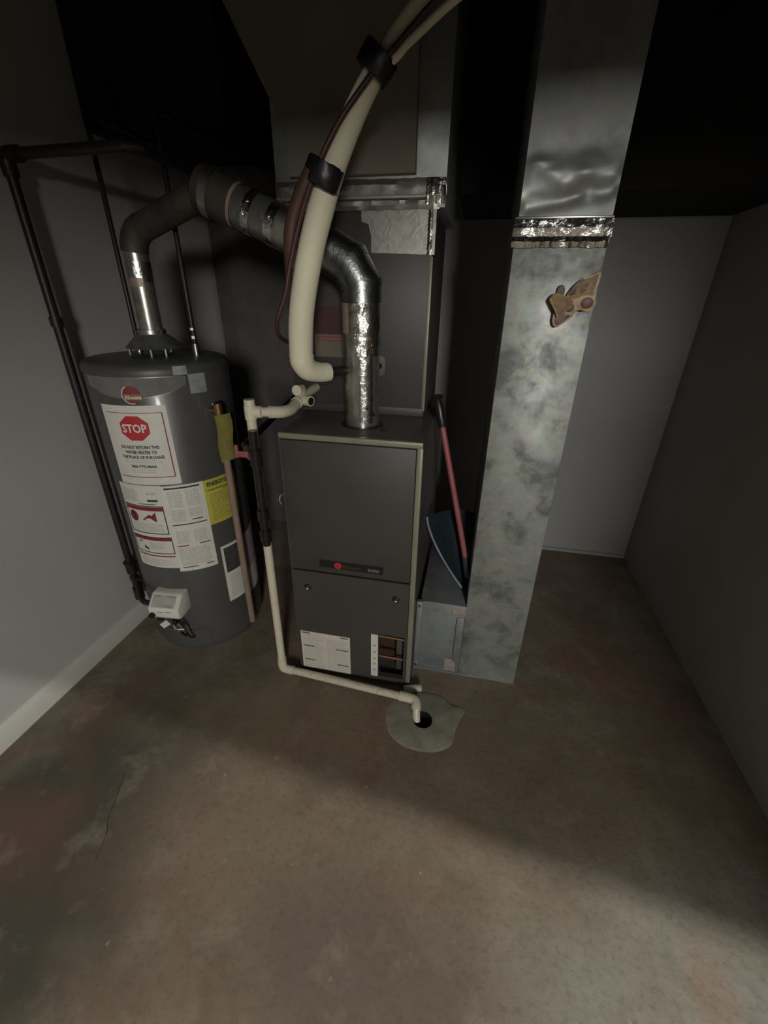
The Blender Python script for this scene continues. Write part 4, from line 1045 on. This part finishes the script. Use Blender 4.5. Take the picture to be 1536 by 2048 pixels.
# short offcut lying at the furnace corner
bm = BM(); tube(bm, [(-0.140, 1.178, 0.0165), (-0.075, 1.200, 0.0165)], 0.0150, 18)
o = link('pipe_offcut', bm, 'valve_grey', None); tag(o, 'short grey pipe offcut lying on the floor at the furnace corner', 'pipe')

# ================================================================== GAS PIPING
GPX, GPY = -1.392, 1.302
GP = thing('gas_pipe', (GPX, GPY, 0.0), 'black iron gas pipe running down the left wall and turning right overhead', 'pipe')
bm = BM(); tube(bm, [(GPX, GPY, 0.20), (GPX, GPY, 1.745)], 0.0145, 18); link('drop', bm, 'iron', GP)
bm = BM(); tube(bm, [(GPX, GPY, 1.705), (GPX, GPY, 1.743), (GPX + 0.012, GPY, 1.756), (GPX + 0.05, GPY, 1.757)], 0.0205, 18, 4); link('elbow', bm, 'iron', GP)
bm = BM(); tube(bm, [(GPX + 0.03, GPY, 1.757), (-1.00, GPY, 1.762), (-0.97, GPY + .03, 1.762), (-0.97, YC - .003, 1.765)], 0.0145, 18); link('overhead_run', bm, 'iron', GP)
bm = BM(); tube(bm, [(GPX, GPY, 1.30), (GPX, GPY, 1.33)], 0.019, 14); link('coupling', bm, 'iron', GP)
bm = BM(); tube(bm, [(GPX, GPY, 0.36), (GPX, GPY, 0.30)], 0.0215, 16); tube(bm, [(GPX, GPY, 0.22), (GPX, GPY, 0.16)], 0.020, 16); tube(bm, [(GPX, GPY, 0.275), (GPX + 0.05, GPY - 0.035, 0.275)], 0.0195, 16); link('tee', bm, 'iron', GP)
bm = BM(); tube(bm, [(GPX, GPY, 0.345), (GPX, GPY, 0.358)], 0.026, 8); link('union_nut', bm, 'iron_gloss', GP)
bm = BM(); tube(bm, [(GPX + 0.04, GPY - 0.03, 0.275), (-1.24, 1.165, 0.278), (-1.18, 1.152, 0.280)], 0.011, 14, 4); link('branch', bm, 'iron', GP)

GD = thing('gas_drop', (-0.632, 1.158, 0.70), 'dark glossy gas drop pipe with a red-handled valve, beside the white upright', 'pipe')
gx, gy = -0.634, 1.140
bm = BM(); tube(bm, [(gx, gy, 0.64), (gx, gy, 1.04)], 0.0135, 16); link('pipe', bm, 'iron_gloss', GD)
for z0, z1 in ((0.655, 0.70), (0.735, 0.775), (0.93, 0.98)):
    bm = BM(); tube(bm, [(gx, gy, z0), (gx, gy, z1)], 0.018, 16); link('fitting', bm, 'iron_gloss', GD)
bm = BM(); tube(bm, [(gx, gy, 0.955), (gx - 0.03, gy + 0.03, 0.955), (gx - 0.09, gy + 0.10, 0.957), (gx - 0.30, YC - .002, 0.96)], 0.0125, 14); link('supply_branch', bm, 'iron', GD)
bm = BM(); tube(bm, [(gx - 0.012, gy + 0.012, 0.955), (gx - 0.024, gy + 0.024, 0.955), (gx - 0.048, gy + 0.052, 0.956), (gx - 0.060, gy + 0.066, 0.956)], [0.016, 0.021, 0.021, 0.016], 14); gvv = link('valve_body', bm, 'brass', GD)
bm = BM(); t = bmesh.new(); box(t, -0.034, 0.006, -0.006, 0.0, -0.010, 0.010, 0.002); box(t, -0.036, -0.026, -0.008, 0.0, -0.012, 0.030, 0.002)
bmesh.ops.transform(t, matrix=Matrix.Translation((gx - 0.034, gy + 0.010, 0.960)), verts=t.verts[:]); merge(bm, t); link('red_handle', bm, 'shaft_red', GD)
# small hook of tubing on the furnace's left side
bm = BM(); tube(bm, [(FX0 + 0.004, FY0 + 0.03, 0.80), (FX0 - 0.012, FY0 + 0.005, 0.80), (FX0 - 0.016, FY0 - 0.004, 0.785), (FX0 - 0.010, FY0 - 0.004, 0.77)], 0.005, 10, 5); link('tube_hook', bm, 'flue_dull', FU)

# ================================================================== OVERHEAD TRUNK
bm = BM(); box(bm, -0.12, XR - 0.004, 1.90, YB - 0.004, 1.742, ZC - 0.004, 0.003)
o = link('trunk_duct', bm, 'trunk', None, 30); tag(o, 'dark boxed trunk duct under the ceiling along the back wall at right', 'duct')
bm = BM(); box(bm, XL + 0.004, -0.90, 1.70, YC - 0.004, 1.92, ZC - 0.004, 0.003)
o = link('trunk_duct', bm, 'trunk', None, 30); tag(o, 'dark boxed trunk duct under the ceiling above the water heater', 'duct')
# crack and paint specks in the floor
bm = BM()
ck = catmull([(-0.985, 0.665, 0), (-0.955, 0.60, 0), (-0.935, 0.545, 0), (-0.905, 0.50, 0), (-0.885, 0.44, 0)], 5)
for a, b in zip(ck, ck[1:]):
    wa = 0.0012 * random.uniform(.4, 1.5)
    add(bm, [(a.x - wa, a.y, .0006), (a.x + wa, a.y, .0006), (b.x + wa, b.y, .0006), (b.x - wa, b.y, .0006)], [(0, 1, 2, 3)])
link('crack', bm, 'inner', floor, None)
bm = BM()
for x, y, r_ in ((-0.66, 0.73, .006), (-0.52, 0.115, .007), (-0.535, 0.515, .007), (-0.20, 0.79, .006), (0.03, 0.235, .004), (0.0, 0.60, .004), (-0.35, 0.545, .004)):
    add(bm, [(x + r_ * random.uniform(.5, 1.2) * math.cos(t * PI / 4), y + r_ * random.uniform(.5, 1.2) * math.sin(t * PI / 4), .0008) for t in range(8)], [tuple(range(8))])
o = link('paint_specks', bm, 'patch', floor, None); o['kind'] = 'stuff'
for o in list(bpy.data.objects):
    if o.parent and any(k in o.name for k in ('print', 'lettering', 'symbols', 'border_line', 'red_stripe')): o['kind'] = 'stuff'
bpy.data.materials.remove(MT['bulbglass'])
